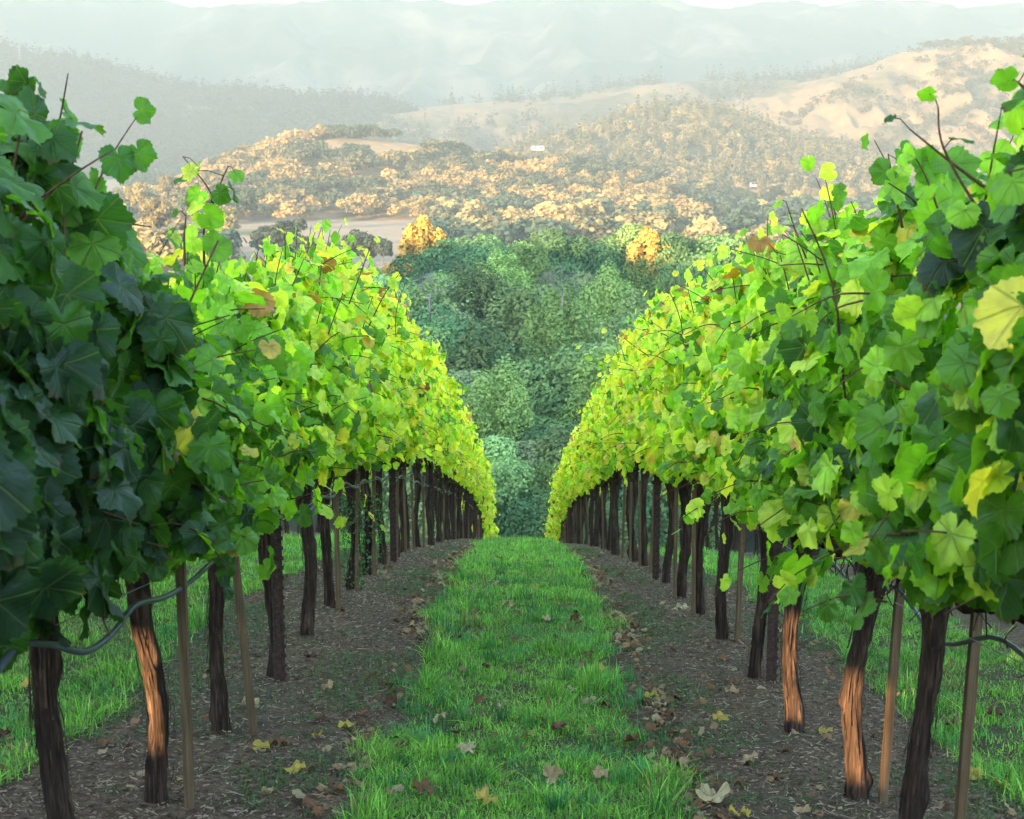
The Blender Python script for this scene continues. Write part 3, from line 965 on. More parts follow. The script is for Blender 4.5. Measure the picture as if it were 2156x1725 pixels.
def house(px, py, D, wd, dp, h, label, z=None):
    p = at(px, py, D)
    e = empty("house", (p[0], p[1], p[2]), 0.15)
    mb = MB(); mb.add(*box((-wd / 2, -dp / 2, -0.3), (wd / 2, dp / 2, h))); mb.build("wall", M['white_wall'], e, False)
    V = np.array([[-wd / 2 - .4, -dp / 2 - .4, h], [wd / 2 + .4, -dp / 2 - .4, h], [wd / 2 + .4, dp / 2 + .4, h], [-wd / 2 - .4, dp / 2 + .4, h], [-wd / 2, 0, h + 1.6], [wd / 2, 0, h + 1.6]])
    mb = MB(); mb.add(V, [np.array([[0, 1, 5, 4], [2, 3, 4, 5], [0, 3, 2, 1]]), np.array([[1, 2, 5], [3, 0, 4]])]); mb.build("roof", M['roof'], e, False)
    n = max(2, int(wd // 5))
    for k in range(n):
        x = -wd / 2 + (k + 0.5) * wd / n
        mb = MB(); mb.add(*box((x - .8, -dp / 2 - .05, 1), (x + .8, -dp / 2 + .05, 2.2))); mb.build("window", M['glass'], e, False)
    tag(e, label, 'house')


house(1132, 316, 1230, 10, 6, 2.0, 'long white house among trees on the valley rise near the centre')
house(1586, 392, 900, 3.5, 3, 0.7, 'tiny white roofed house in the hazy woods below the golden hill')

# ------------------------------------------------------------------ vine leaves
_LO = np.array([[0, .72], [12, .69], [24, .62], [32, .585], [41, .62], [52, .66], [62, .63], [74, .56], [84, .56], [96, .585], [110, .57], [125, .52], [142, .48], [156, .43], [168, .30], [180, .08]])


def leaf_template(n, seed, rings=2, serr=0.035, fold=0.2, droop=0.22, wave=0.055):
    g = np.random.default_rng(seed)
    th = np.linspace(-180, 180, n, endpoint=False) + 180.0 / n
    r = np.interp(np.abs(th), _LO[:, 0], _LO[:, 1])
    lob = g.uniform(0.93, 1.08)
    r = r * (1 + (lob - 1) * np.sin(R(1) * th))
    if serr: r = r * (1 + serr * np.where(np.arange(n) % 2 == 0, 1, -1) * (np.abs(th) < 165) + 0.02 * g.normal(size=n))
    a = np.radians(th)
    O = np.stack([np.sin(a) * r, np.cos(a) * r], 1)
    pts = [np.zeros((1, 2))]
    fr = [1.0] if rings == 1 else ([0.5, 1.0] if rings == 2 else [0.33, 0.68, 1.0])
    for f in fr: pts.append(O * f)
    P = np.concatenate(pts)
    x, y = P[:, 0], P[:, 1]
    ang = np.arctan2(x, y); rr = np.hypot(x, y)
    ph = g.uniform(0, 6.28)
    z = fold * np.abs(x) * g.uniform(0.3, 1.1) - droop * (rr ** 2) * g.uniform(0.4, 1.2) + wave * rr * 1.5 * np.sin(ang * 5 + ph) + 0.05 * np.sin(7 * x + ph) * rr + g.uniform(-.25, .25) * x * y
    V = np.stack([x, y, z], 1)
    V[:, 2] += 0.05 * vn(np.stack([x * 4, y * 4, 0 * x + seed], 1), seed) + 0.022 * vn(np.stack([x * 11, y * 11, 0 * x], 1), seed) * (rings > 1)
    F = []
    j = np.arange(n); k = (j + 1) % n
    F.append(np.stack([np.zeros(n, int), 1 + k, 1 + j], 1))
    Q = [np.stack([1 + i * n + j, 1 + i * n + k, 1 + (i + 1) * n + k, 1 + (i + 1) * n + j], 1) for i in range(len(fr) - 1)]
    if Q: F.append(np.concatenate(Q))
    return V, F, P


LEAF_HI = [leaf_template(52, 10 + i, 3, 0.04) for i in range(7)]
LEAF_MD = [leaf_template(26, 30 + i, 2, 0.05) for i in range(6)]
LEAF_LO = [leaf_template(11, 50 + i, 1, 0.0) for i in range(5)]


def put_leaves(mb, temps, P, nrm, tip, size, tint, g):
    n = len(P)
    nrm = unit(nrm)
    Yv = unit(tip - (tip * nrm).sum(1, keepdims=True) * nrm)
    Xv = np.cross(Yv, nrm)
    which = g.integers(0, len(temps), n)
    for i, (V0, F0, U0) in enumerate(temps):
        m = which == i
        k = m.sum()
        if not k: continue
        V = (V0[None, :, 0, None] * Xv[m][:, None] + V0[None, :, 1, None] * Yv[m][:, None] + V0[None, :, 2, None] * nrm[m][:, None]) * size[m][:, None, None] + P[m][:, None]
        off = (np.arange(k) * len(V0))[:, None, None]
        mb.add(V.reshape(-1, 3), [(f[None] + off).reshape(-1, f.shape[1]) for f in F0], np.repeat(tint[m], len(V0), axis=0), np.tile(U0, (k, 1)))


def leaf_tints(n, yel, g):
    """leaf colours: deep green .. lime .. yellow, a few brown. yel 0..1 = autumn yellowing plus the light of the far rows put into the colour"""
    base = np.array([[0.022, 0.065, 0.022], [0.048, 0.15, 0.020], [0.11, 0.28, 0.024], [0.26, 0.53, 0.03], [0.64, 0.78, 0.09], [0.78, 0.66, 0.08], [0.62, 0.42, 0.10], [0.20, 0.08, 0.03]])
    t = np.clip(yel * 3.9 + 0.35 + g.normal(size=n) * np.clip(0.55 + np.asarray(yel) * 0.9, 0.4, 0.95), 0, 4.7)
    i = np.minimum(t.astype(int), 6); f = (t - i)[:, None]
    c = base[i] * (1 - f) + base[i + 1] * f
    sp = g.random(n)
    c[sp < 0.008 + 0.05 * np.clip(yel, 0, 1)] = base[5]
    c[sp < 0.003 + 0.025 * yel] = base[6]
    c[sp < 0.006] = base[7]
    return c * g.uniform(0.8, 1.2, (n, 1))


def slope_at(Y):
    return float((prof(Y + 0.4) - prof(Y - 0.4)) / 0.8)


def half_width(u):
    """canopy half thickness over its relative height 0..1"""
    return np.interp(u, [0, 0.08, 0.3, 0.6, 0.85, 1.0], [0.17, 0.27, 0.36, 0.34, 0.25, 0.12])


def make_foliage(seed, quality, top, yel, slope, count, size, inner=1, lo=1.10, length=1.25, topfn=None, sprigs=15, canes=None, yelfn=None):
    """leaf wall of one vine in the vine's own space: x across the row, y along it"""
    g = np.random.default_rng(seed)
    mb = MB()
    n = count
    yl = g.uniform(-length / 2, length / 2, n)
    u = g.random(n) ** 0.9
    gap = n2(yl * 4.2 + seed * 0.7, u * 5.5, 1.0, seed % 89, 2)
    for _ in range(3):                             # leaves gather in clumps and leave gaps
        bad = gap < -0.07
        yl[bad] = g.uniform(-length / 2, length / 2, bad.sum()); u[bad] = g.random(bad.sum()) ** 0.9
        gap = n2(yl * 4.2 + seed * 0.7, u * 5.5, 1.0, seed % 89, 2)
    lump = n2(yl * 3.1 + seed, u * 3.0, 1.0, seed % 97, 2)
    tb_ = top if topfn is None else topfn(yl)
    tp = tb_ + 0.20 * n2(yl * 4.0 + seed * 1.7, yl * 0, 1.0, seed % 31, 2) - 0.04
    lw = lo + 0.12 * n2(yl * 3.3 - seed, yl * 0, 1.0, seed % 37, 2)
    z = lw + (tp - lw) * u
    side = np.where(g.random(n) < 0.68, 1.0, -1.0) * inner
    hw = half_width(u) * (1 + 0.5 * lump)
    dep = np.abs(g.normal(size=n)) * 0.12
    x = side * np.maximum(hw - dep, -0.05)
    topm = g.random(n) < 0.08
    x[topm] = g.uniform(-0.2, 0.2, topm.sum()); z[topm] = tp[topm] + g.uniform(-0.08, 0.06, topm.sum()); u[topm] = 1
    P = np.stack([x, yl, z + slope * yl], 1)
    nrm = np.stack([side * (0.85 - 0.6 * topm), g.normal(size=n) * 0.45 - 0.15, 0.28 + 0.7 * topm + 0.35 * g.normal(size=n)], 1) + 0.42 * g.normal(size=(n, 3))
    tip = np.stack([side * 0.25 + 0.3 * g.normal(size=n), 0.55 * g.normal(size=n), np.full(n, -1.0)], 1)
    sz = size * g.uniform(0.6, 1.18, n)
    yl_ = (yel if yelfn is None else yelfn(yl)) + 0.14 * lump + 0.08 * (u - 0.5)
    T = leaf_tints(n, np.clip(yl_, -0.2, 1), g)
    orange = topm & (g.random(n) < 0.28) & (yl_ > 0.7)
    T[orange] = np.array([0.42, 0.20, 0.05]) * g.uniform(0.7, 1.3, (int(orange.sum()), 1))
    temps = {'hi': LEAF_HI, 'md': LEAF_MD, 'lo': LEAF_LO}[quality]
    put_leaves(mb, temps, P, nrm, tip, sz, T, g)
    for k in range(sprigs):                        # side shoots that stand out of the wall, each with a few leaves
        y0 = g.uniform(-length / 2, length / 2)
        tz = (top if topfn is None else float(topfn(np.array([y0]))[0]))
        up = g.random() < 0.55
        s_ = inner * (1 if g.random() < 0.8 else -1)
        a = np.array([s_ * g.uniform(0.0, 0.12) if up else s_ * 0.28, y0, (tz - 0.12 if up else g.uniform(1.0, tz - 0.25)) + slope * y0])
        d = np.array([s_ * g.uniform(-0.05, 0.12), g.normal() * 0.12, g.uniform(0.14, 0.36)]) if up else np.array([s_ * g.uniform(0.12, 0.26), g.normal() * 0.15, g.uniform(-0.15, 0.12)])
        pth = spline([a, a + d * 0.5 + np.array([0, 0.02 * g.normal(), 0.03]), a + d], 8)
        if canes is not None: canes.add(*tube(pth, np.linspace(0.004, 0.0016, 8), 5))
        m_ = int(g.integers(3, 7))
        pp = pth[np.linspace(2, 7, m_).astype(int)] + g.normal(size=(m_, 3)) * 0.035
        put_leaves(mb, temps, pp, np.stack([s_ * (0.5 + g.random(m_)), g.normal(size=m_) * 0.6 - 0.2, 0.3 + 0.5 * g.normal(size=m_)], 1),
                   np.stack([0.6 * g.normal(size=m_), 0.8 * g.normal(size=m_), g.normal(size=m_) * 0.6 - 0.6], 1), size * np.linspace(0.95, 0.5, m_) * g.uniform(0.8, 1.1), leaf_tints(m_, np.full(m_, min(1, (yel if yelfn is None else float(yelfn([y0])[0])) + 0.05)), g), g)
    return mb, P, g


def make_canes(seed, top, slope, n=9, length=1.15, hero=False, inner=1):
    g = np.random.default_rng(seed + 999)
    mb = MB()
    for k in range(n):
        y0 = -length / 2 + (k + 0.5) * length / n + g.normal() * 0.03
        y1 = y0 + g.normal() * 0.16
        x1 = g.normal() * 0.13
        z1 = top + g.uniform(-0.25, 0.1)
        z0 = 0.98
        pts = [(0, y0, z0 + slope * y0), (x1 * 0.6 + g.normal() * 0.05, (y0 + y1) / 2, (z0 + z1) / 2 - 0.15 + slope * y0), (x1, y1, z1 - 0.25 + slope * y1), (x1 * 1.3, y1 + g.normal() * 0.08, z1 + slope * y1)]
        p = spline(pts, 14)
        mb.add(*tube(p, np.linspace(0.0055, 0.0025, 14), 6 if hero else 4))
    if hero:
        for k in range(13):                        # laterals and old pruned canes poking out on the camera side
            y0 = g.uniform(-length / 2, length / 2); z0 = g.uniform(1.0, top - 0.1)
            a = np.array([0, y0, z0 + slope * y0])
            d = np.array([inner * g.uniform(0.22, 0.40), g.normal() * 0.22, g.uniform(-0.22, 0.28)])
            mb.add(*tube(spline([a, a + d * 0.5 + np.array([0, 0, 0.03]), a + d], 7), np.linspace(0.0042, 0.002, 7), 5))
    return mb


def make_trunk(seed, h=0.98, r=0.044, lean=0.0, rings=84, sides=30, strips=48):
    g = np.random.default_rng(seed)
    t = np.linspace(0, 1, rings)
    px = r * 0.5 * np.sin(t * g.uniform(4, 9) + g.uniform(0, 6)) + g.normal() * 0.012 * t
    py = r * 0.5 * np.sin(t * g.uniform(3, 6) + g.uniform(0, 6)) + lean * t
    px -= px[0]; py -= py[0]
    z = -0.12 + (h + 0.12) * t
    rad = r * (1.0 - 0.18 * np.sin(t * np.pi) + 0.35 * np.exp(-t * 14) + 0.35 * sstep(0.86, 1, t))
    th = np.linspace(0, 2 * np.pi, sides, endpoint=False)
    knots = [(g.uniform(0.1, 0.95), g.uniform(0, 6.28), g.uniform(0.25, 0.6)) for _ in range(5)]
    T_, TH = np.meshgrid(t, th, indexing='ij')
    tw = g.uniform(-0.8, 0.8)
    A = TH + tw * T_
    q = np.stack([np.cos(A) * 2.6, np.sin(A) * 2.6, T_ * 4.0], -1).reshape(-1, 3)
    q2 = np.stack([np.cos(A) * 7, np.sin(A) * 7, T_ * 5.0], -1).reshape(-1, 3)
    q3 = np.stack([np.cos(A) * 3, np.sin(A) * 3, T_ * 26.0], -1).reshape(-1, 3)
    dsp = 1 + 0.32 * vn(q, seed).reshape(T_.shape) + 0.24 * vn(q2, seed + 1).reshape(T_.shape) + 0.12 * vn(q3, seed + 2).reshape(T_.shape)
    for kt, ka, kh in knots:
        da = np.angle(np.exp(1j * (TH - ka)))
        dsp = dsp + kh * np.exp(-((T_ - kt) / 0.035) ** 2 - (da / 0.7) ** 2)
    RR = rad[:, None] * dsp
    V = np.stack([px[:, None] + RR * np.cos(TH), py[:, None] + RR * np.sin(TH), np.broadcast_to(z[:, None], T_.shape)], -1).reshape(-1, 3)
    i = np.arange(rings - 1)[:, None] * sides; j = np.arange(sides)[None, :]; k = (j + 1) % sides
    Q = np.stack([i + j, i + k, i + sides + k, i + sides + j], -1).reshape(-1, 4)
    mb = MB(); mb.add(V, Q)
    V2, F2 = tube([(px[-1], py[-1], h - 0.02), (px[-1], py[-1], h + 0.03)], [rad[-1], rad[-1] * 0.55], 14)
    mb.add(V2, F2)
    for s in range(strips):                        # loose shreds of bark
        a = g.uniform(0, 6.283); t0 = g.uniform(0.05, 0.8); L_ = g.uniform(0.08, 0.28)
        m = 7; tt = np.linspace(t0, min(t0 + L_, 0.98), m)
        rr = np.interp(tt, t, rad) * 1.02 + 0.016 * np.sin(np.linspace(0, 1, m) * np.pi) ** 2 * g.uniform(0.2, 1.4) + (0.02 * np.linspace(1, 0, m) ** 3 if g.random() < 0.5 else 0)
        ww = g.uniform(0.05, 0.16)
        c = np.stack([np.interp(tt, t, px), np.interp(tt, t, py), -0.12 + (h + 0.12) * tt], 1)
        aa = a + tw * (tt - t0)
        v1 = c + rr[:, None] * np.stack([np.cos(aa), np.sin(aa), 0 * aa], 1)
        v2 = c + rr[:, None] * np.stack([np.cos(aa + ww), np.sin(aa + ww), 0 * aa], 1)
        VV = np.concatenate([v1, v2]); ii = np.arange(m - 1)
        mb.add(VV, np.stack([ii, ii + m, ii + m + 1, ii + 1], 1))
    return mb, (px[-1], py[-1])


def make_cordon(seed, head, slope, h=0.98, hero=False):
    g = np.random.default_rng(seed + 77)
    mb = MB()
    for s in (-1, 1):
        pts = [(head[0], head[1], h - 0.06), (head[0] * 0.6 + g.normal() * 0.015, head[1] + s * 0.12, h + 0.04 + slope * s * 0.12),
               (g.normal() * 0.02, s * 0.33, h + 0.03 + g.normal() * 0.015 + slope * s * 0.33), (g.normal() * 0.02, s * 0.58, h + 0.02 + slope * s * 0.58)]
        p = spline(pts, 22)
        rr = np.linspace(0.03, 0.017, 22) * (1 + 0.25 * g.normal(size=22))
        V, F = tube(p, np.abs(rr), 10)
        V = V + 0.004 * np.stack([vn(V * 60, seed), vn(V * 60, seed + 3), vn(V * 60, seed + 5)], 1)
        mb.add(V, F)
        for k in range(5):
            y = s * (0.08 + 0.11 * k); z = h + 0.03 + slope * y
            mb.add(*tube(spline([(0, y, z), (g.normal() * 0.02, y + g.normal() * 0.015, z + 0.04), (g.normal() * 0.025, y + g.normal() * 0.02, z + 0.085)], 5), np.array([0.015, 0.013, 0.014, 0.011, 0.009]), 7))
        if hero:
            for k in range(9):                     # dry hanging tendrils and bark shreds
                y = s * g.uniform(0.02, 0.5); z = h + 0.0 + slope * y
                d = np.array([g.normal() * 0.03, g.normal() * 0.03, -g.uniform(0.04, 0.12)])
                a = np.array([g.normal() * 0.02, y, z])
                mb.add(*tube(spline([a, a + d * 0.5 + np.array([0.015 * g.normal(), 0, 0]), a + d], 6), 0.0022, 4))
    return mb


def leafy_shoot(pts, seed, yel, nl, size, q='hi'):
    """a long stray shoot above or out of the canopy, with its leaves: (cane, leaves)"""
    g = np.random.default_rng(seed)
    p = spline(pts, 20)
    cb = MB(); cb.add(*tube(p, np.linspace(0.005, 0.0018, 20), 6))
    idx = np.linspace(3, 19, nl).astype(int)
    P = p[idx] + g.normal(size=(nl, 3)) * 0.02
    side = np.where(np.arange(nl) % 2 == 0, 1, -1)
    Q = P + np.stack([side * g.uniform(0.02, 0.05, nl), -g.uniform(0.01, 0.05, nl), g.uniform(-0.02, 0.02, nl)], 1)
    for a, b in zip(p[idx], Q): cb.add(*tube([a, (a + b) / 2 + np.array([0, 0, 0.01]), b], 0.0015, 4))
    nrm = np.stack([side * 0.4 + 0.4 * g.normal(size=nl), -0.7 + 0.5 * g.normal(size=nl), 0.5 + 0.5 * g.normal(size=nl)], 1)
    tip = np.stack([side * 0.8, 0.4 * g.normal(size=nl), -0.7 + 0.6 * g.normal(size=nl)], 1)
    lb = MB()
    put_leaves(lb, LEAF_HI if q == 'hi' else LEAF_MD, Q, nrm, tip, size * np.linspace(1.1, 0.55, nl), leaf_tints(nl, np.full(nl, yel), g), g)
    return cb, lb


TOPL = ([2, 3.0, 3.7, 4.2, 5.3, 6.4, 9.0, 13.2, 17, 21.8, 30.5, 43.9, 50, 56], [1.85, 2.05, 2.16, 1.84, 1.86, 2.0, 2.36, 2.42, 2.5, 2.5, 2.45, 2.3, 2.0, 1.8])
TOPR = ([2, 3.2, 4.0, 5.0, 5.7, 8.2, 12, 18.5, 25.4, 36, 44, 50, 56], [2.15, 2.2, 2.2, 2.2, 2.26, 2.26, 2.4, 2.45, 2.3, 2.15, 2.0, 1.8, 1.7])


def yel_at(Y, sgn=-1):  # far rows lighter, near ones darker: light put into the leaf colour
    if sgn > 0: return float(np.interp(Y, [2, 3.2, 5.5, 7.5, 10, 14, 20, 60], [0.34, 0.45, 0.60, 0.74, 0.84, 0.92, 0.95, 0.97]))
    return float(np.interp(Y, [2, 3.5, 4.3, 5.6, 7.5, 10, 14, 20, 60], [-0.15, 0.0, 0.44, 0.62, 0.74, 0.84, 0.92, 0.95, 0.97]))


ORD = ['nearest', 'second', 'third', 'fourth', 'fifth', 'sixth', 'seventh', 'eighth', 'ninth', 'tenth', 'eleventh', 'twelfth']
ySP = 1.17
LEFT0, RIGHT0 = 5.97 - 3 * ySP, 5.31 - 3 * ySP      # first trunk positions
HERO_N = 10
DY = {(-1, 1): 0.2, (-1, 0): 0.1, (1, 2): 0.28, (1, 1): 0.15}


def top_at(Y, sgn):
    T = TOPL if sgn < 0 else TOPR
    return float(np.interp(Y, T[0], T[1]))


SHOOTS = {}   # (side, vine index) -> list of shoot paths in display pixels at a distance
SHOOTS[-1, 2] = [([(430, 560), (430, 470), (445, 410), (385, 330)], 4.75, 7, 0.085), ([(432, 480), (455, 410), (480, 350)], 4.75, 5, 0.085), ([(390, 560), (388, 500), (392, 455)], 4.6, 2, 0.05)]
SHOOTS[-1, 6] = [([(735, 640), (765, 560), (785, 505)], 8.6, 5, 0.07)]
SHOOTS[-1, 7] = [([(775, 690), (810, 620), (845, 570)], 9.2, 4, 0.10)]
SHOOTS[-1, 8] = [([(600, 640), (625, 580), (640, 545)], 7.0, 3, 0.06)]
SHOOTS[1, 1] = [([(2200, 560), (2090, 480), (1990, 320), (1975, 225)], 3.3, 4, 0.07), ([(2120, 430), (2000, 340), (1915, 272)], 3.4, 2, 0.05), ([(2200, 260), (2160, 190), (2120, 160)], 3.0, 4, 0.09)]
SHOOTS[1, 3] = [([(1720, 600), (1680, 500), (1655, 425)], 5.6, 6, 0.07), ([(1900, 480), (1880, 380), (1870, 325)], 4.4, 3, 0.09)]
SHOOTS[1, 6] = [([(1560, 640), (1510, 600), (1478, 560)], 8.1, 5, 0.08)]
SHOOTS[1, 9] = [([(1420, 800), (1330, 780), (1265, 770), (1235, 735)], 11.2, 10, 0.075), ([(1380, 760), (1330, 725), (1290, 690)], 11.0, 6, 0.08)]


def vine(sgn, k, Y, seed):
    side = 'left' if sgn < 0 else 'right'
    X = sgn * ROW
    g0 = float(gz(X, Y))
    sl = slope_at(Y)
    top = top_at(Y, sgn)
    e = empty("grapevine", (X, Y, g0))
    inner = -sgn
    tr, head = make_trunk(seed, 0.98, float(np.random.default_rng(seed).uniform(0.035, 0.042)), 0.02)
    tr.build("trunk", M['bark'], e)
    make_cordon(seed, head, sl, 0.98, True).build("cordon", M['bark'], e)
    cn = make_canes(seed, top, sl, 10, hero=True, inner=inner)
    near = Y < 6.2
    q = 'hi' if near else 'md'
    size = (0.128 if Y < 4 else 0.114) if near else 0.102
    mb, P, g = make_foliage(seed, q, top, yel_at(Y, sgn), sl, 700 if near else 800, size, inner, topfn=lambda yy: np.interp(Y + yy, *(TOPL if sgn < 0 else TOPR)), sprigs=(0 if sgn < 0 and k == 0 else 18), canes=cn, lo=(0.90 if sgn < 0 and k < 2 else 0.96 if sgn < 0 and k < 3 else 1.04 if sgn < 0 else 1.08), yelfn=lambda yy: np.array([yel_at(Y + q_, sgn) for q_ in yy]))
    for (pix, D, nl, sz) in SHOOTS.get((sgn, k), []):
        pts = [at(x, y, D) - np.array([X, Y, g0]) for x, y in pix]
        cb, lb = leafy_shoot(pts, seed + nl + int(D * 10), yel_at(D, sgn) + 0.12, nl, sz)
        cn.add(np.concatenate(cb.V), cb.F); mb.add(np.concatenate(lb.V), lb.F, np.concatenate(lb.T), np.concatenate(lb.U))
    cn.build("canes", M['cane'], e)
    mb.build("foliage", M['leaf'], e)
    look = ['dark blue-green shaded leaves', 'dark green leaves', 'green leaves with long shoots on top', 'bright green leaves', 'lime green leaves', 'lime and yellow leaves', 'yellow-green leaves', 'pale yellow-green leaves', 'pale yellow leaves', 'pale yellow leaves', 'pale leaves', 'pale leaves'][min(k, 11)]
    tag(e, 'vine with %s, %s in the %s row' % (look, ORD[k], side), 'grapevine', 'grapevines in the two rows along the grass path')
    return e


for sgn, y0 in ((-1, LEFT0), (1, RIGHT0)):
    for k in range(HERO_N):
        vine(sgn, k, y0 + k * ySP + DY.get((sgn, k), 0), 300 + k + (50 if sgn > 0 else 0))

# vine variants for the far part of the rows and the rows beyond
PROTO = {}


def proto_vine(key, seed, yel, size, count, inner, slope, top):
    e = empty("grapevine", (0, 0, 0))
    tr, head = make_trunk(seed, 0.98, 0.040, 0.0, 28, 12, 6)
    link("trunk", tr.mesh("trunk", M['bark']), e)
    link("cordon", make_cordon(seed, head, slope).mesh("cordon", M['bark']), e)
    cn = make_canes(seed, top, slope, 6, inner=inner)
    mb, _, _ = make_foliage(seed, 'md' if key[1] == 'a' else 'lo', top, yel, slope, count, size, inner, canes=cn)
    link("canes", cn.mesh("canes", M['cane']), e)
    link("foliage", mb.mesh("foliage", M['leaf_far']), e)
    PROTO[key] = e
    return e


def place(key, X, Y, zs, label, group, used=set()):
    p = PROTO[key]
    if key in used: o = copy_tree(p)
    else:
        used.add(key); o = p
    o.location = (X, Y, float(gz(X, Y)) + 0.02)
    o.scale = (1, 1, zs)
    tag(o, label, 'grapevine', group)
    return o


END_Y = 55.5
for sgn, y0 in ((-1, LEFT0), (1, RIGHT0)):
    s_name = 'left' if sgn < 0 else 'right'
    # three stretches of slope, four variants each
    stretches = [('a', 14, 20, -0.255, 0.92, 0.100, 620), ('b', 20, 34, -0.27, 0.95, 0.12, 420), ('c', 34, 70, -0.36, 0.97, 0.14, 330)]
    for (nm, a, b, slp, yel, size, cnt_) in stretches:
        for v in range(4):
            proto_vine((sgn, nm, v), 400 + v + ord(nm) * 7 + (20 if sgn > 0 else 0), yel, size, cnt_, -sgn, slp, 2.2)
    k = HERO_N
    vi = 0
    while y0 + k * ySP < END_Y:
        Y = y0 + k * ySP
        nm = 'a' if Y < 20 else ('b' if Y < 34 else 'c')
        place((sgn, nm, vi % 4), sgn * ROW + rnd.gauss(0, 0.045), Y, top_at(Y, sgn) / 2.2 * rnd.uniform(0.92, 1.06),
              'pale yellow-green vine in the crowded far end of the %s row' % s_name,
              'far grapevines of the row on the %s of the grass path' % s_name)
        k += 1; vi += 1
# rows further out, seen between the trunks
for sgn in (-1, 1):
    s_name = 'left' if sgn < 0 else 'right'
    for v in range(4):
        proto_vine((sgn, 'o', v), 700 + v + (20 if sgn > 0 else 0), 0.62, 0.125, 380, -sgn, -0.2, 2.15)
    for ri, xr in enumerate((3.9, 6.5)):
        Y = 4.5 if ri == 0 else 8
        vi = 0
        while Y < (34 if ri == 0 else 30):
            place((sgn, 'o', vi % 4), sgn * xr, Y, 1.0 + (0.0 if Y < 14 else 0.05), 'vine half hidden behind the %s row, in the %s row out' % (s_name, 'second' if ri == 0 else 'third'),
                  'grapevines of the %s row out on the %s' % ('second' if ri == 0 else 'third', s_name))
            Y += ySP; vi += 1

# ------------------------------------------------------------------ stakes, posts, hose, wire
def wood_stake(X, Y, lean_x, lean_y, h, label, group='wooden stakes beside the vines', wd=0.032):
    z0 = float(gz(X, Y)) - 0.1
    mb = MB()
    n = 12
    t = np.linspace(0, 1, n)
    c = np.stack([lean_x * t, lean_y * t, t * (h + 0.1)], 1)
    sq = np.array([[-1, -1], [-.8, -1], [.8, -1], [1, -1], [1, -.8], [1, .8], [1, 1], [.8, 1], [-.8, 1], [-1, 1], [-1, .8], [-1, -.8]], float) * wd / 2
    sq[[0, 3, 6, 9]] *= 0.93
    V = np.concatenate([c[:, None, :] + np.concatenate([sq, np.zeros((12, 1))], 1)[None] * (1 + 0.03 * np.sin(9 * t + X)[:, None, None])]).reshape(-1, 3)
    i = np.arange(n - 1)[:, None] * 12; j = np.arange(12)[None, :]; k = (j + 1) % 12
    Q = np.stack([i + j, i + k, i + 12 + k, i + 12 + j], -1).reshape(-1, 4)
    mb.add(V, [Q, (np.arange(12) + (n - 1) * 12)[None]])
    o = mb.build("wooden_stake", M['stake'], None, False, (X, Y, z0))
    tag(o, label, 'stake', group)
    return o


def steel_post_mesh(h=1.05):
    mb = MB()
    # T section with a studded face, plus flanges
    mb.add(*box((-0.026, -0.004, -0.15), (0.026, 0.002, h)))
    mb.add(*box((-0.003, 0.002, -0.15), (0.003, 0.034, h)))
    for s in (-1, 1): mb.add(*box((s * 0.026 - 0.003, -0.012, -0.15), (s * 0.026 + 0.003, 0.004, h)))
    sb = mb
    for k in range(19):
        z = 0.05 + k * 0.052
        V, F = box((-0.007, -0.013, z), (0.007, -0.004, z + 0.016)); sb.add(V, F)
        V, F = box((0.029, -0.009, z), (0.036, -0.001, z + 0.02)); sb.add(V, F)
    body = mb.mesh("post_body", M['rust'], False)
    cb = MB()
    for z in (h - 0.04, h - 0.13):
        cb.add(*box((-0.05, -0.02, z), (0.10, -0.0125, z + 0.018))); cb.add(*box((-0.05, 0.036, z), (0.10, 0.042, z + 0.018)))
        cb.add(*box((0.085, -0.03, z - 0.01), (0.10, 0.045, z + 0.03)))
    clip = cb.mesh("wire_bracket", M['rust'], False)
    return body, clip


PB = steel_post_mesh()


def steel_post(X, Y, rz, label, group='rusty steel posts in the vine rows'):
    e = empty("steel_post", (X, Y, float(gz(X, Y))), rz)
    link("post_body", PB[0], e); link("wire_bracket", PB[1], e)
    tag(e, label, 'post', group)


L = lambda k: LEFT0 + k * ySP
Rr = lambda k: RIGHT0 + k * ySP
wood_stake(-1.17, L(2) - 0.05, 0.005, 0.0, 0.95, 'grey wooden stake close against the sunlit trunk in the left row')
wood_stake(-1.16, L(3) - 0.03, -0.075, 0.02, 0.93, 'tan wooden stake leaning away from the third trunk of the left row')
steel_post(-1.245, L(4) - 0.07, 0.1, 'rusty notched steel post in front of the fourth trunk in the left row')
wood_stake(-1.24, L(6) - 0.10, 0.0, 0.0, 0.95, 'narrow wooden stake in front of the sixth trunk in the left row')
wood_stake(1.42, Rr(2) + 0.24, 0.03, 0.02, 0.97, 'thick olive wooden stake at the trunk nearest the bottom right corner')
wood_stake(1.405, Rr(3) - 0.05, 0.035, 0.01, 0.95, 'wooden stake glowing orange beside the sunlit trunk in the right row')
steel_post(1.385, Rr(5) - 0.05, -0.15, 'rusty steel post right of the thick dark trunk in the right row')
wood_stake(1.37, Rr(6) - 0.06, 0.02, 0.0, 0.95, 'weathered wooden stake in front of the sixth trunk in the right row')
for sgn, f in ((-1, L), (1, Rr)):
    nm = 'left' if sgn < 0 else 'right'
    for k in range(7, 44):
        if k % 5 == 4: steel_post(sgn * 1.22, f(k) + 0.3, 0.05, 'thin rusty steel post among the distant trunks of the row on the %s' % nm, 'distant steel posts of the row on the %s' % nm)
        elif k % 2 == 1 or k < 14: wood_stake(sgn * (1.22 + 0.06 * rnd.random()), f(k) - 0.07, rnd.gauss(0, .02), 0, 0.95, 'thin wooden stake among the distant trunks of the row on the %s' % nm, 'distant wooden stakes of the row on the %s' % nm, 0.028)


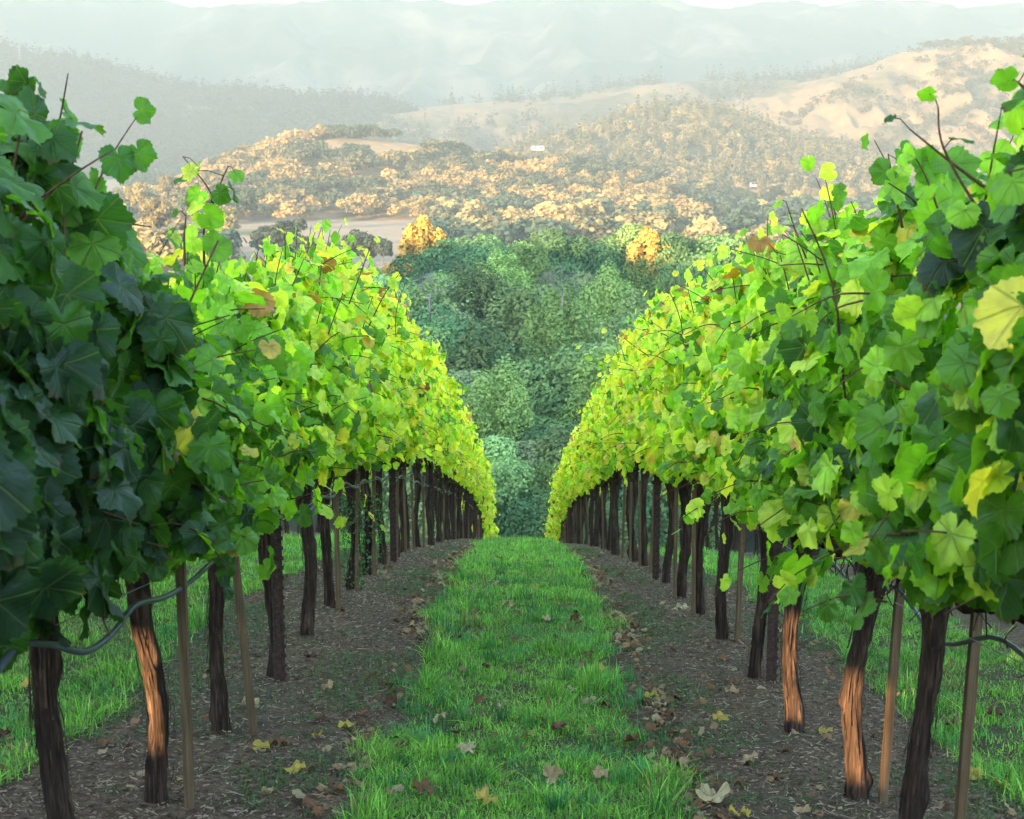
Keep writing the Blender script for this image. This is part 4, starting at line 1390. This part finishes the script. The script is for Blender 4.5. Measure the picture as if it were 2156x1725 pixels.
def run_line(name, X, zoff, rad, m, sides, label, cat, sag, y0, y1, attach, seed):
    g = random.Random(seed)
    pts = []
    y = y0
    while y < y1:
        pts.append((X + g.gauss(0, 0.008), y, float(gz(X, y)) + zoff + (0.0 if not sag else g.uniform(-0.012, 0.02))))
        if sag:
            ym = y + attach * 0.5
            pts.append((X + g.gauss(0, 0.015), ym, float(gz(X, ym)) + zoff - sag * g.uniform(0.3, 0.9) * (1.8 if y < 5 else 1)))
        y += attach
    mb = MB(); mb.add(*tube(spline(pts, len(pts) * 5), rad, sides))
    tag(mb.build(name, m), label, cat)


def on_x(x, y, X):
    r = ray(x, y)
    return r * (X / r[0])


hp = spline([on_x(x, y, X) for x, y, X in ((-160, 1640, -1.12), (-60, 1500, -1.13), (0, 1405, -1.14), (45, 1358, -1.15), (110, 1358, -1.15), (180, 1372, -1.15), (235, 1335, -1.15), (285, 1275, -1.16), (345, 1258, -1.16),
                                            (400, 1225, -1.17), (450, 1180, -1.17), (490, 1142, -1.18), (530, 1118, -1.18), (570, 1072, -1.19), (605, 1066, -1.2), (625, 1040, -1.2))], 120)
mb = MB(); mb.add(*tube(hp, 0.0095, 10))
tag(mb.build("drip_hose", M['hose']), 'pale grey drip hose looping below the leaves at the near end of the left row', 'hose')
run_line("drip_hose", -1.24, 0.87, 0.0095, M['hose'], 10, 'sagging grey drip hose slung under the leaves of the left row', 'hose', 0.06, float(hp[-1][1]), 40, ySP, 3)
run_line("drip_hose", 1.42, 0.88, 0.008, M['hose'], 10, 'sagging grey drip hose behind the trunks of the right row', 'hose', 0.07, Rr(0) - 1.2, 40, ySP, 4)
run_line("trellis_wire", -1.23, 0.86, 0.0018, M['wire'], 5, 'thin trellis wire above the drip hose in the left row', 'wire', 0.0, L(0) - 1.2, 54, ySP, 5)
run_line("trellis_wire", 1.36, 0.86, 0.0018, M['wire'], 5, 'thin trellis wire along the trunks of the right row', 'wire', 0.0, Rr(0) - 1.2, 54, ySP, 6)

# ------------------------------------------------------------------ ground cover
def ground_hit(x, y):
    r = ray(x, y); lo, hi = 2.0, 60.0
    for t in np.arange(2.5, 60, 0.1):
        if r[2] / r[1] * t <= float(prof(t)): return t
    return 60.0


def blades(name, X, Y, H, Wd, T, g, lean=0.45, seg=3, zoff=0.0):
    n = len(X)
    Z = gz(X, Y) - 0.012 + zoff
    a = g.random(n) * 6.283
    d = np.stack([np.cos(a), np.sin(a), 0 * a], 1); s = np.stack([-np.sin(a), np.cos(a), 0 * a], 1)
    ln = np.abs(g.normal(size=n)) * lean
    Vs = []
    for k in range(seg + 1):
        t = k / seg
        c = np.stack([X, Y, Z], 1) + d * (H * ln * t ** 1.8)[:, None] + np.array([0, 0, 1.0]) * (H * (t - 0.25 * ln * t * t))[:, None]
        wv = (Wd * (1 - t ** 1.6) * 0.5)[:, None]
        if k < seg: Vs += [c - s * wv, c + s * wv]
        else: Vs.append(c)
    m = 2 * seg + 1
    V = np.stack(Vs, 1)
    off = (np.arange(n) * m)[:, None]
    Q = np.concatenate([off + np.array([[2 * k, 2 * k + 1, 2 * k + 3, 2 * k + 2]]) for k in range(seg - 1)])
    Tr = off + np.array([[2 * seg - 2, 2 * seg - 1, 2 * seg]])
    mb = MB()
    mb.add(V.reshape(-1, 3), [Q, Tr], np.repeat(T, m, axis=0))
    return mb


def grass_all():
    g = np.random.default_rng(5)
    X, Y, H = [], [], []
    for alley, w_ in ((0, 1.0), (-2.6, 0.6), (2.6, 0.6), (-5.2, 0.2), (5.2, 0.2)):
        for (a, b, dens, hs) in ((3.2, 6, 12000, 1.0), (6, 9, 10000, 1.0), (9, 14, 7000, 1.05), (14, 24, 3800, 1.15), (24, 60, 1600, 1.3)):
            if alley and a > 20: continue
            half = 0.78
            n = int((b - a) * 2 * half * dens * w_)
            x = g.uniform(-half, half, n); y = g.uniform(a, b, n)
            edge = 0.61 + 0.16 * n2(x * 0 + alley, y, 1.6, 31) + 0.05 * n2(x, y, 7.0, 32)
            den = n2(x + alley, y, 3.2, 33, 2)
            keep = (np.abs(x) < edge + 0.03 * g.normal(size=n)) & (g.random(n) < 0.74 + 0.9 * den)
            # thin wheel-worn spots
            x, y, den = x[keep], y[keep], den[keep]
            X.append(x + alley); Y.append(y)
            tuft = n2(x + alley, y, 5.5, 34, 2)
            H.append(1.35 * (0.022 + 0.045 * np.clip(tuft + 0.2, 0, 1) + 0.11 * np.clip(tuft - 0.25, 0, 1) + 0.02 * sstep(0.4, 0.62, np.abs(x))) * hs * g.uniform(0.55, 1.35, len(x)))
    X, Y, H = map(np.concatenate, (X, Y, H))
    t = np.clip(0.5 + 0.5 * n2(X, Y, 1.7, 35, 3) + 0.22 * g.normal(size=len(X)), 0, 1)
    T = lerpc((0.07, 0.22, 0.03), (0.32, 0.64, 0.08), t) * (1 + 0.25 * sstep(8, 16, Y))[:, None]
    cool = (n2(X, Y, 2.4, 36, 2) > 0.2) & (g.random(len(X)) < 0.7)
    T[cool] = T[cool] * np.array([0.7, 0.95, 1.2])
    T *= g.uniform(0.45, 1.6, (len(X), 1))
    dry = g.random(len(X)) < 0.09 + 0.3 * (n2(X, Y, 2.9, 77, 2) > 0.3)
    T[dry] = np.array([0.24, 0.19, 0.085])
    mb = blades("grass", X, Y, H, g.uniform(0.0034, 0.0078, len(X)) * (1 + np.clip(Y - 8, 0, 30) * 0.07), T, g, 0.8)
    tag(mb.build("grass", M['grass'], None), 'green grass strip between the rows and in the next alleys', 'grass', None, 'stuff')
    # coarse broad-bladed tufts
    X, Y, H, T, Wd = [], [], [], [], []
    spots = [(-0.60, 4.75), (-0.42, 5.3), (-0.18, 4.7), (0.13, 5.0), (0.60, 5.0), (0.66, 4.7), (0.5, 5.6), (0.36, 6.1), (-0.5, 6.6), (0.05, 6.6), (0.62, 7.0), (-0.58, 5.9), (0.3, 7.6), (-0.3, 7.5)]
    spots += [(g.uniform(-0.62, 0.62), g.uniform(4.4, 14)) for _ in range(150)]
    spots += [(s * g.uniform(1.98, 2.4), g.uniform(4.0, 13)) for s in (-1, 1) for _ in range(34)]
    for (x, y) in spots:
        n = int(g.integers(18, 55)); r = g.uniform(0.015, 0.06)
        X.append(x + g.normal(size=n) * r); Y.append(y + g.normal(size=n) * r)
        H.append(g.uniform(0.06, 0.14) * g.uniform(0.5, 1.1, n)); Wd.append(g.uniform(0.004, 0.010, n))
        c = np.array([0.075, 0.22, 0.05]) * g.uniform(0.7, 1.6) * np.array([g.uniform(0.7, 1.2), 1, g.uniform(0.7, 1.5)])
        T.append(c[None] * g.uniform(0.7, 1.3, (n, 1)))
    X, Y, H, T, Wd = map(np.concatenate, (X, Y, H, T, Wd))
    tag(blades("coarse_grass", X, Y, H, Wd, T, g, 0.6, 4).build("coarse_grass", M['grass'], None), 'coarse broad-bladed grass tufts standing above the turf', 'grass', None, 'stuff')
    # sparse low weeds on the bare soil strips
    n = 110000
    x = g.uniform(0.6, 2.0, n) * g.choice([-1, 1], n); y = 3.2 + g.random(n) ** 1.3 * 20
    f = n2(x, y, 1.1, 41, 3) + 0.35 * n2(x, y, 8, 42)
    keep = f > 0.05
    x, y = x[keep], y[keep]
    m = len(x)
    T = lerpc((0.05, 0.10, 0.03), (0.13, 0.20, 0.06), g.random(m))
    tag(blades("weeds", x, y, 0.012 + 0.028 * g.random(m), g.uniform(0.004, 0.009, m), T, g, 1.3, 2, 0.02).build("weeds", M['grass'], None),
        'low grey-green weeds creeping over the bare soil strips', 'weeds', None, 'stuff')


grass_all()


def litter_all():
    g = np.random.default_rng(15)
    mb = MB()
    n = 60000
    x = g.uniform(0.55, 2.0, n) * g.choice([-1, 1], n); y = 3.2 + g.random(n) ** 1.6 * 18
    z = gz(x, y) + 0.008 + 0.025 * sstep(0.75, 1.3, strip_mask(x)) + g.uniform(-.008, 0.008, n)
    a = g.random(n) * 6.283; L_ = g.uniform(0.006, 0.03, n) * np.where(g.random(n) < 0.05, 2.4, 1); wd = g.uniform(0.0010, 0.0038, n)
    tilt = g.normal(size=n) * 0.15
    d = np.stack([np.cos(a), np.sin(a), tilt], 1) * L_[:, None] / 2; s = np.stack([-np.sin(a), np.cos(a), g.normal(size=n) * 0.3], 1) * wd[:, None]
    up = np.array([0, 0, 1.0]) * wd[:, None]
    P = np.stack([x, y, z], 1)
    # three-sided chips
    V = np.stack([P - d - s, P - d + s, P - d * 0.9 + up, P + d - s * 0.7, P + d + s * 0.7, P + d * 0.9 + up], 1).reshape(-1, 3)
    off = (np.arange(n) * 6)[:, None]
    Q = np.concatenate([off + np.array([[0, 3, 5, 2]]), off + np.array([[1, 2, 5, 4]])]); T3 = np.concatenate([off + np.array([[0, 2, 1]]), off + np.array([[3, 4, 5]])])
    c = lerpc((0.05, 0.032, 0.02), (0.44, 0.33, 0.22), g.random(n) ** 1.8)
    mb.add(V, [Q, T3], np.repeat(c, 6, axis=0))
    tag(mb.build("bark_litter", M['wood_far'], None, False), 'twig and bark chips scattered on the soil strips', 'litter', None, 'stuff')
    # small crumbled leaf scraps collecting along the edges of the grass
    mb = MB()
    n = 4200
    s = g.choice([-1, 1], n)
    y = 3.6 + g.random(n) ** 1.2 * 20
    x = s * np.where(g.random(n) < 0.6, g.normal(0.69, 0.06, n), g.uniform(0.0, 2.2, n))
    kk = (n2(x, y, 2.2, 55, 2) > -0.05) | (g.random(n) < 0.25); x, y, s = x[kk], y[kk], s[kk]; n = len(x)
    z = gz(x, y) + 0.03
    c = np.array([[0.30, 0.17, 0.09], [0.20, 0.09, 0.045], [0.36, 0.26, 0.15], [0.12, 0.06, 0.035]])[g.integers(0, 4, n)]
    nrm = np.stack([g.normal(size=n) * 0.5, g.normal(size=n) * 0.5, np.ones(n)], 1)
    put_leaves(mb, LEAF_MD, np.stack([x, y, z], 1), nrm, g.normal(size=(n, 3)), g.uniform(0.010, 0.046, n), c, g)
    tag(mb.build("leaf_litter", M['dry_leaf'], None), 'small dry leaf scraps gathered along the grass edges', 'litter', None, 'stuff')


litter_all()

# fallen leaves one can count
CURL = [leaf_template(40, 80 + i, 3, 0.045, 0.22, -0.12 if i % 2 else 0.25, 0.16) for i in range(4)]
FCOL = {'pale tan': (0.42, 0.28, 0.16), 'yellow': (0.45, 0.33, 0.07), 'brown': (0.17, 0.085, 0.045), 'reddish brown': (0.10, 0.04, 0.025), 'cream': (0.48, 0.38, 0.22)}
FM = {}
for cn_, cc in FCOL.items():
    for i in range(3):
        g = np.random.default_rng(i)
        mb = MB()
        V, F, U = CURL[(i + len(cn_)) % 4]
        V = V.copy()
        V[:, 2] += 0.16 * vn(V * 4.5, i + len(cn_)) + 0.05 * vn(V * 11, i); V *= 0.082
        V[:, 2] -= np.percentile(V[:, 2], 15)
        tv = np.array(cc)[None] * (1 + 0.25 * vn(V * 60, 3)[:, None])
        mb.add(V, F, tv, U)
        st = spline([(0, 0, 0.004), (0.01, -0.04, 0.012), (0.0, -0.08, 0.006)], 6)
        FM[cn_, i] = (mb.mesh("fallen_leaf", M['dry_leaf']), MB().add(*tube(st, 0.0012, 4)).mesh("leaf_stalk", M['cane']))
# (display x, y, colour, size factor)
FALL = [(2670, 3000, 'cream', 1.35, 'large cream curled leaf lying at the bottom of the right soil strip'),
        (1180, 1358, 'reddish brown', 1.35, 'dark reddish brown leaf lying in the middle of the grass path'),
        (1075, 1280, 'pale tan', 1.1, 'pale tan leaf standing up in the grass path near its middle'),
        (1258, 1405, 'yellow', 0.8, 'small yellow leaf in the right part of the grass path'),
        (1433, 1268, 'cream', 1.2, 'pale cream leaf beside the trunks of the right row in middle distance'),
        (545, 1610, 'yellow', 1.0, 'yellow star-shaped leaf on the left soil strip near the leaning stake'),
        (528, 1517, 'cream', 0.9, 'cream leaf beside the foot of the leaning stake in the left row'),
        (1160, 1650, 'pale tan', 0.9, 'tan curled leaf low in the centre of the grass path'),
        (1258, 1640, 'pale tan', 0.8, 'tan leaf low in the grass path right of centre'),
        (1515, 1500, 'yellow', 0.8, 'yellow leaf lying alone on the right soil strip')]
FALL[0] = (1500, 1672) + FALL[0][2:]
auto = [(670, 1575), (735, 1545), (690, 1470), (675, 1540), (590, 1600), (720, 1310), (710, 1285), (805, 1220), (650, 1410), (900, 1160), (845, 1285), (870, 1270), (850, 1300), (870, 1320), (815, 1215), (220, 1610), (380, 1690),
        (620, 1650), (655, 1650), (150, 1550), (310, 1700), (1370, 1460), (1390, 1480), (1365, 1445), (1410, 1590), (1440, 1610), (1450, 1620), (1460, 1590), (1540, 1440), (1545, 1430), (1420, 1270), (1330, 1310), (1310, 1300),
        (1320, 1325), (1300, 1290), (1640, 1310), (1650, 1300), (1660, 1330), (1740, 1520), (1850, 1520), (1640, 1620), (1580, 1590), (1560, 1640), (1650, 1560), (1400, 1500), (1290, 1220), (1400, 1215), (1350, 1170),
        (1000, 1300), (960, 1360), (1020, 1420), (930, 1530), (1110, 1560), (1060, 1500), (985, 1600), (1180, 1545), (1150, 1310), (1210, 1310), (820, 1500), (850, 1600), (1100, 1210), (1050, 1180), (1130, 1240), (1240, 1380), (890, 1690),
        (1330, 1560), (1270, 1490), (2050, 1600), (2100, 1470), (2110, 1620), (1950, 1560), (2010, 1500), (1880, 1440), (60, 1500), (100, 1440), (410, 1330), (440, 1450), (470, 1270), (560, 1260), (600, 1240), (10, 1600), (1560, 1700), (1690, 1690), (560, 1700), (1020, 1700)]
ac = ['pale tan', 'brown', 'cream', 'brown', 'reddish brown', 'yellow', 'brown']
for i, (x, y) in enumerate(auto):
    FALL.append((x, y, ac[(i * 5 + x) % 7], 0.55 + 0.45 * ((i * 37) % 10) / 10, None))
for i, (x, y, cn_, sc, lab) in enumerate(FALL):
    D = ground_hit(x, y)
    p = at(x, y, D)
    on = abs(p[0]) < 0.62 or abs(p[0]) > 1.95
    e = empty("fallen_leaf", (p[0], D, float(gz(p[0], D)) + (0.036 if on else 0.022)), rnd.random() * 6.28)
    e.rotation_euler = (rnd.gauss(0, 0.25), rnd.gauss(0, 0.25), rnd.random() * 6.28)
    e.scale = (sc,) * 3
    a, b = FM[cn_, i % 3]
    link("blade", a, e); link("stalk", b, e)
    where = 'in the grass path' if abs(p[0]) < 0.62 else ('in the grass beyond the %s row' if abs(p[0]) > 1.95 else 'on the soil strip under the %s row') % ('left' if p[0] < 0 else 'right')
    tag(e, lab or '%s fallen vine leaf lying %s' % (cn_, where), 'fallen leaf', 'fallen leaves %s' % where)


# weed climbing the seventh and eighth trunks of the left row
def climber(X, Y, label):
    g = np.random.default_rng(int(Y * 10))
    e = empty("climbing_weed", (X, Y, float(gz(X, Y))))
    mb = MB(); n = 420
    a = g.random(n) * 6.283; z = g.random(n) ** 0.8 * 0.75
    r = 0.07 + 0.035 * g.random(n)
    P = np.stack([r * np.cos(a), r * np.sin(a), z], 1)
    put_leaves(mb, LEAF_LO, P, np.stack([np.cos(a), np.sin(a), 0.5 + 0 * a], 1) + 0.5 * g.normal(size=(n, 3)), g.normal(size=(n, 3)) + np.array([0, 0, -1]), g.uniform(0.008, 0.022, n), lerpc((0.04, 0.13, 0.05), (0.09, 0.24, 0.09), g.random(n)), g)
    mb.build("leaves", M['leaf_far'], e)
    sb = MB()
    for k in range(5):
        th = np.linspace(0, 3, 14) + k * 1.3
        sb.add(*tube(np.stack([0.065 * np.cos(th), 0.065 * np.sin(th), np.linspace(0, 0.75, 14)], 1), 0.002, 4))
    sb.build("stem", M['cane'], e)
    tag(e, label, 'weed')


climber(-1.29, L(7) - 0.02, 'small-leaved green weed climbing the seventh trunk in the left row')
climber(-1.27, L(8) - 0.02, 'dense small-leaved weed covering the eighth trunk in the left row')

# ------------------------------------------------------------------ haze
def sun_screen():
    """unseen leafy screen added behind the viewer to block the sun; gaps shaped to let thin sunbeams reach the trunks"""
    a0, cs = -6.0, 0.11
    g = np.random.default_rng(3)
    spots = []
    for (x, y, z0, z1, r) in HOLES:
        al = x * _sa + y * _ca
        spots.append((x * _ca - y * _sa, z0 + al * _te, z1 + al * _te, r))
    e = empty("sun_screen", tuple(np.array([(-3) * _ca + a0 * _sa, 3 * _sa + a0 * _ca, -1.6])))
    org = np.array(e.location)
    cb, P, N_ = MB(), [], []

    def is_open(w_, q):
        return any(abs(w_ - c) < r and z0 - 0.02 < q < z1 + 0.02 for c, z0, z1, r in spots)
    for w_ in np.arange(-6.6, 0.6, cs):
        for z in np.arange(-1.9, 3.2, cs):
            if is_open(w_, z + a0 * _te): continue
            c = []
            for dw, da, dz in ((-1, -1, -1), (1, -1, -1), (1, 1, -1), (-1, 1, -1), (-1, -1, 1), (1, -1, 1), (1, 1, 1), (-1, 1, 1)):
                ww = w_ + dw * cs * 0.505; aa = a0 + da * 0.06; zz = z + dz * cs * 0.505
                c.append((ww * _ca + aa * _sa, -ww * _sa + aa * _ca, zz))
            cb.add(np.array(c) - org, np.array([[0, 3, 2, 1], [4, 5, 6, 7], [0, 1, 5, 4], [1, 2, 6, 5], [2, 3, 7, 6], [3, 0, 4, 7]]))
            for _ in range(3):
                ww = w_ + g.uniform(-1, 1) * cs / 2; aa = a0 + g.choice([-1, 1]) * g.uniform(0.05, 0.14); zz = z + g.uniform(-1, 1) * cs / 2
                if is_open(ww + 0.05, zz + a0 * _te) or is_open(ww - 0.05, zz + a0 * _te): continue
                P.append((ww * _ca + aa * _sa, -ww * _sa + aa * _ca, zz))
    cb.build("branches", M['tree_bark'], e, False)  # solid cell core that blocks the sun
    P = np.array(P) - org; n = len(P)
    lb = MB()
    put_leaves(lb, LEAF_LO, P, g.normal(size=(n, 3)), g.normal(size=(n, 3)), g.uniform(0.03, 0.05, n), lerpc((0.02, 0.06, 0.02), (0.05, 0.12, 0.03), g.random(n)), g)
    lb.build("foliage", M['leaf_far'], e)
    tag(e, 'leafy screen added behind the viewer to block the sun, with gaps for sunbeams', 'sun_screen')


sun_screen()  # added light blocker, out of view
hz = MB(); hz.add(*box((-8000, -500, -80), (8000, 8200, 700)))
m = bpy.data.materials.new("pale_air")
m.use_nodes = True
t = m.node_tree
t.nodes.remove(t.nodes["Principled BSDF"])
pv = t.nodes.new("ShaderNodeVolumePrincipled")
pv.inputs["Color"].default_value = (0.30, 0.37, 0.38, 1)
pv.inputs["Density"].default_value = HAZE
pv.inputs["Anisotropy"].default_value = 0.0
t.links.new(pv.outputs[0], t.nodes["Material Output"].inputs["Volume"])
o = hz.build("haze", m, None, False)
tag(o, 'pale morning haze filling the valley', 'haze', None, 'stuff')
bpy.context.view_layer.update()
